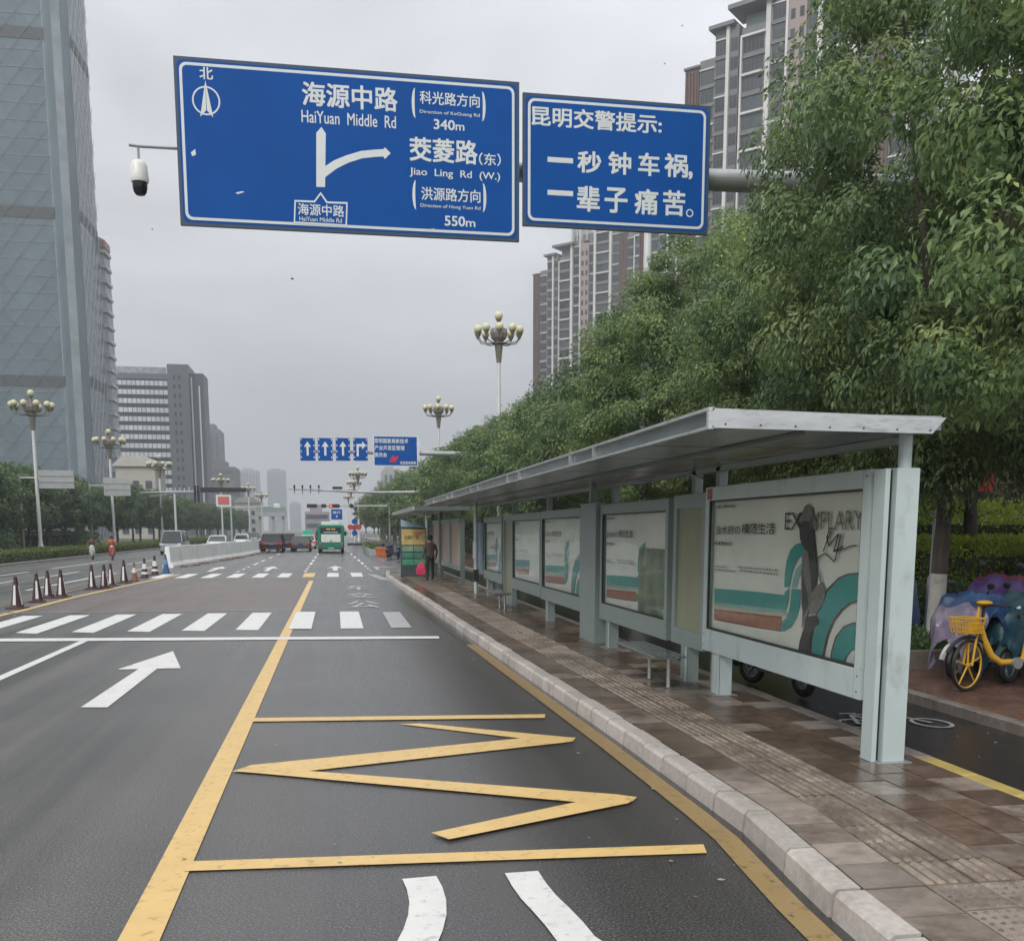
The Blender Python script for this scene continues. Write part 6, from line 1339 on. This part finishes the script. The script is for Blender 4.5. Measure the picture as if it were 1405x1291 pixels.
# covered tricycle behind the planter tree, grey post
TC = thing('covered_tricycle', 'delivery tricycle under a navy blue tarpaulin, left of the limewashed trunk', 'tricycle', (8.72, 15.7, .115), math.radians(4))
b = MB(); n1, n2 = 14, 10
def tp(u_, v_, z): s_ = .5+.02*math.sin(z*9+u_*7); return None
rings = []
for z, k in ((.22, 1.04), (.5, 1.03), (.8, 1.0), (1.02, .97), (1.14, .88), (1.17, .6)):
    rings.append([((.52*k)*c_+.03*math.sin(z*8+i), (.75*k)*s_+.02*math.cos(z*11+i*2), z+.02*math.sin(i*2.3)) for i, (c_, s_) in enumerate([(-1, -1), (-.5, -1.02), (0, -1), (.5, -1.02), (1, -1), (1.02, -.4), (1, .3), (1, 1), (.4, 1), (-.4, 1), (-1, 1), (-1.02, .3), (-1, -.4)])])
b.loft(rings); b.build('tarpaulin', CP('tarp', (.025, .055, .13), .35), TC, smooth=True)
for x, y in ((-.4, -.5), (.4, -.5), (0, .8)): MB().lathe([(.1, -.05), (.25, -.04), (.25, .04), (.1, .05)], (x, y, .25), 14, 'x').build('wheel', M_TYRE, TC)
GP = thing('bollard_post', 'thin grey post just right of the limewashed trunk', 'post', (9.62, 15.2, .115)); b = MB(); b.lathe([(.07, 0), (.06, 1.1), (.03, 1.15), (.025, 2.2)], n=10); b.build('post', M_GREY, GP, smooth=True); MB().lathe([(.12, 0), (.12, .03)], n=10).build('base', M_GREY, GP)
# riders on the left carriageway
def rider(label, x, y, jac, col):
    t = scooter(label+', the scooter itself', (x, y, .004), -80, col, None, group=None)
    J = {'pelvis': (0, 0, .84, .14), 'waist': (0, .05, .98, .13), 'chest': (0, .08, 1.18, .15), 'neck': (0, .1, 1.33, .055), 'head0': (0, .12, 1.4, .075), 'head1': (0, .13, 1.47, .1), 'head2': (0, .13, 1.53, .07)}
    for q, sx in (('l', -1), ('r', 1)): J.update({'hip'+q: (sx*.1, .03, .80, .09), 'knee'+q: (sx*.14, .40, .72, .065), 'ankle'+q: (sx*.13, .38, .36, .045), 'toe'+q: (sx*.13, .5, .33, .04), 'sho'+q: (sx*.19, .08, 1.24, .065), 'elb'+q: (sx*.27, .25, 1.08, .05), 'wri'+q: (sx*.28, .5, 1.05, .035), 'hand'+q: (sx*.28, .57, 1.05, .03)})
    return figure(label, (x-.05, y+.25, .0), math.radians(-170), J, (mat('dark_jeans', (.03, .035, .05), .8), jac, SKIN, HAIR, M_BPLAS))
rider('scooter rider in dark clothes on the left carriageway', -16.3, 73, mat('brown_jacket', (.09, .05, .04), .7), ('pale', (.45, .5, .45)))
rider('scooter rider in red-orange raincoat on the left carriageway', -14.9, 72.4, mat('orange_raincoat', (.5, .08, .04), .5), ('red', (.4, .08, .06)))
# parked scooters and kerb boxes beyond the second shelter
pb = scooter('parked scooter in the dark cluster beyond the second shelter', (3.7, 72, .11), 75, ('blue_grey', (.12, .14, .17)), None, group='scooters parked beyond the shelters')
for i in range(11):
    c = copy_tree(pb, (3.9+(i % 3)*1.15+random.uniform(-.2, .2), 66+i*1.9+random.uniform(-.3, .3), .11), math.radians(70+random.uniform(-25, 25)))
ob = thing('orange_box', 'orange plastic box at the end of the long grey planter by the kerb', 'box', (3.45, 78.2, .004)); b = MB(); b.loft([[(-.38, -.3, 0), (.38, -.3, 0), (.38, .3, 0), (-.38, .3, 0)], [(-.46, -.35, .55), (.46, -.35, .55), (.46, .35, .55), (-.46, .35, .55)]]); b.build('box_body', mat('orange_plastic', (.5, .14, .04), .5, var=.2), ob); MB().bx(-.49, .49, -.38, .38, .55, .68, .02).build('lid', mat('orange_plastic', (.5, .14, .04)), ob)
gp = thing('planter_trough', 'long grey planter trough beyond the orange box', 'planter', (2.9, 79.5, .004)); MB().bx(-.35, .35, 0, 16, 0, .5, .04).build('trough', M_SBACK, gp)
R_ = np.random.default_rng(9); n = 1500; C = np.stack([R_.uniform(-.3, .3, n), R_.uniform(0, 16, n), R_.uniform(.45, .8, n)], 1); obj('plants', leaves('plants', C, R_.normal(size=(n, 3))+np.array([0, 0, .6]), .2, R_.uniform(.2, .8, n), LEAFD, .5, 2), gp)
# small birds against the cloud
for i, (u, v, l) in enumerate(((401, 383, 'pair-winged small bird in the open sky left of centre'), (209, 315, 'small bird low beside the dome camera'), (936, 36, 'small bird above the smaller blue sign'), (912, 88, 'tiny bird just above the smaller blue sign'))):
    x, z = atY(u, v, 60); t = thing('bird', l, 'bird', (x, 60, z)); k = .5 if i == 0 else .3
    b = MB(); b.ball((0, 0, 0), .07*k, 8, (2.6, 1, 1)); b.build('body', M_BPLAS, t, smooth=True)
    for sy in (-1, 1): b = MB(); b.loft([[(.05*k, 0, .01), (-.07*k, 0, .01), (-.07*k, 0, .0), (.05*k, 0, 0)], [(.03*k, sy*.25*k, .12*k), (-.05*k, sy*.25*k, .12*k), (-.05*k, sy*.25*k, .115*k), (.03*k, sy*.25*k, .115*k)], [(-.06*k, sy*.5*k, .08*k), (-.09*k, sy*.5*k, .08*k), (-.09*k, sy*.5*k, .078*k), (-.06*k, sy*.5*k, .078*k)]]); b.build('wing', M_BPLAS, t)
# ------------------------------------------------------------------ haze
hz = MB(); hz.bx(-420, 420, -30, 2100, -1.2, 205); hzm = bpy.data.materials.new('haze_air'); hzm.use_nodes = True; t = hzm.node_tree; t.nodes.clear()
o = N(t, 'ShaderNodeOutputMaterial'); pv = N(t, 'ShaderNodeVolumePrincipled'); pv.inputs['Color'].default_value = (.86, .9, .95, 1); pv.inputs['Density'].default_value = .0006; pv.inputs['Anisotropy'].default_value = .1; t.links.new(pv.outputs[0], o.inputs['Volume'])
hz.build('haze', hzm, None, kind='stuff')
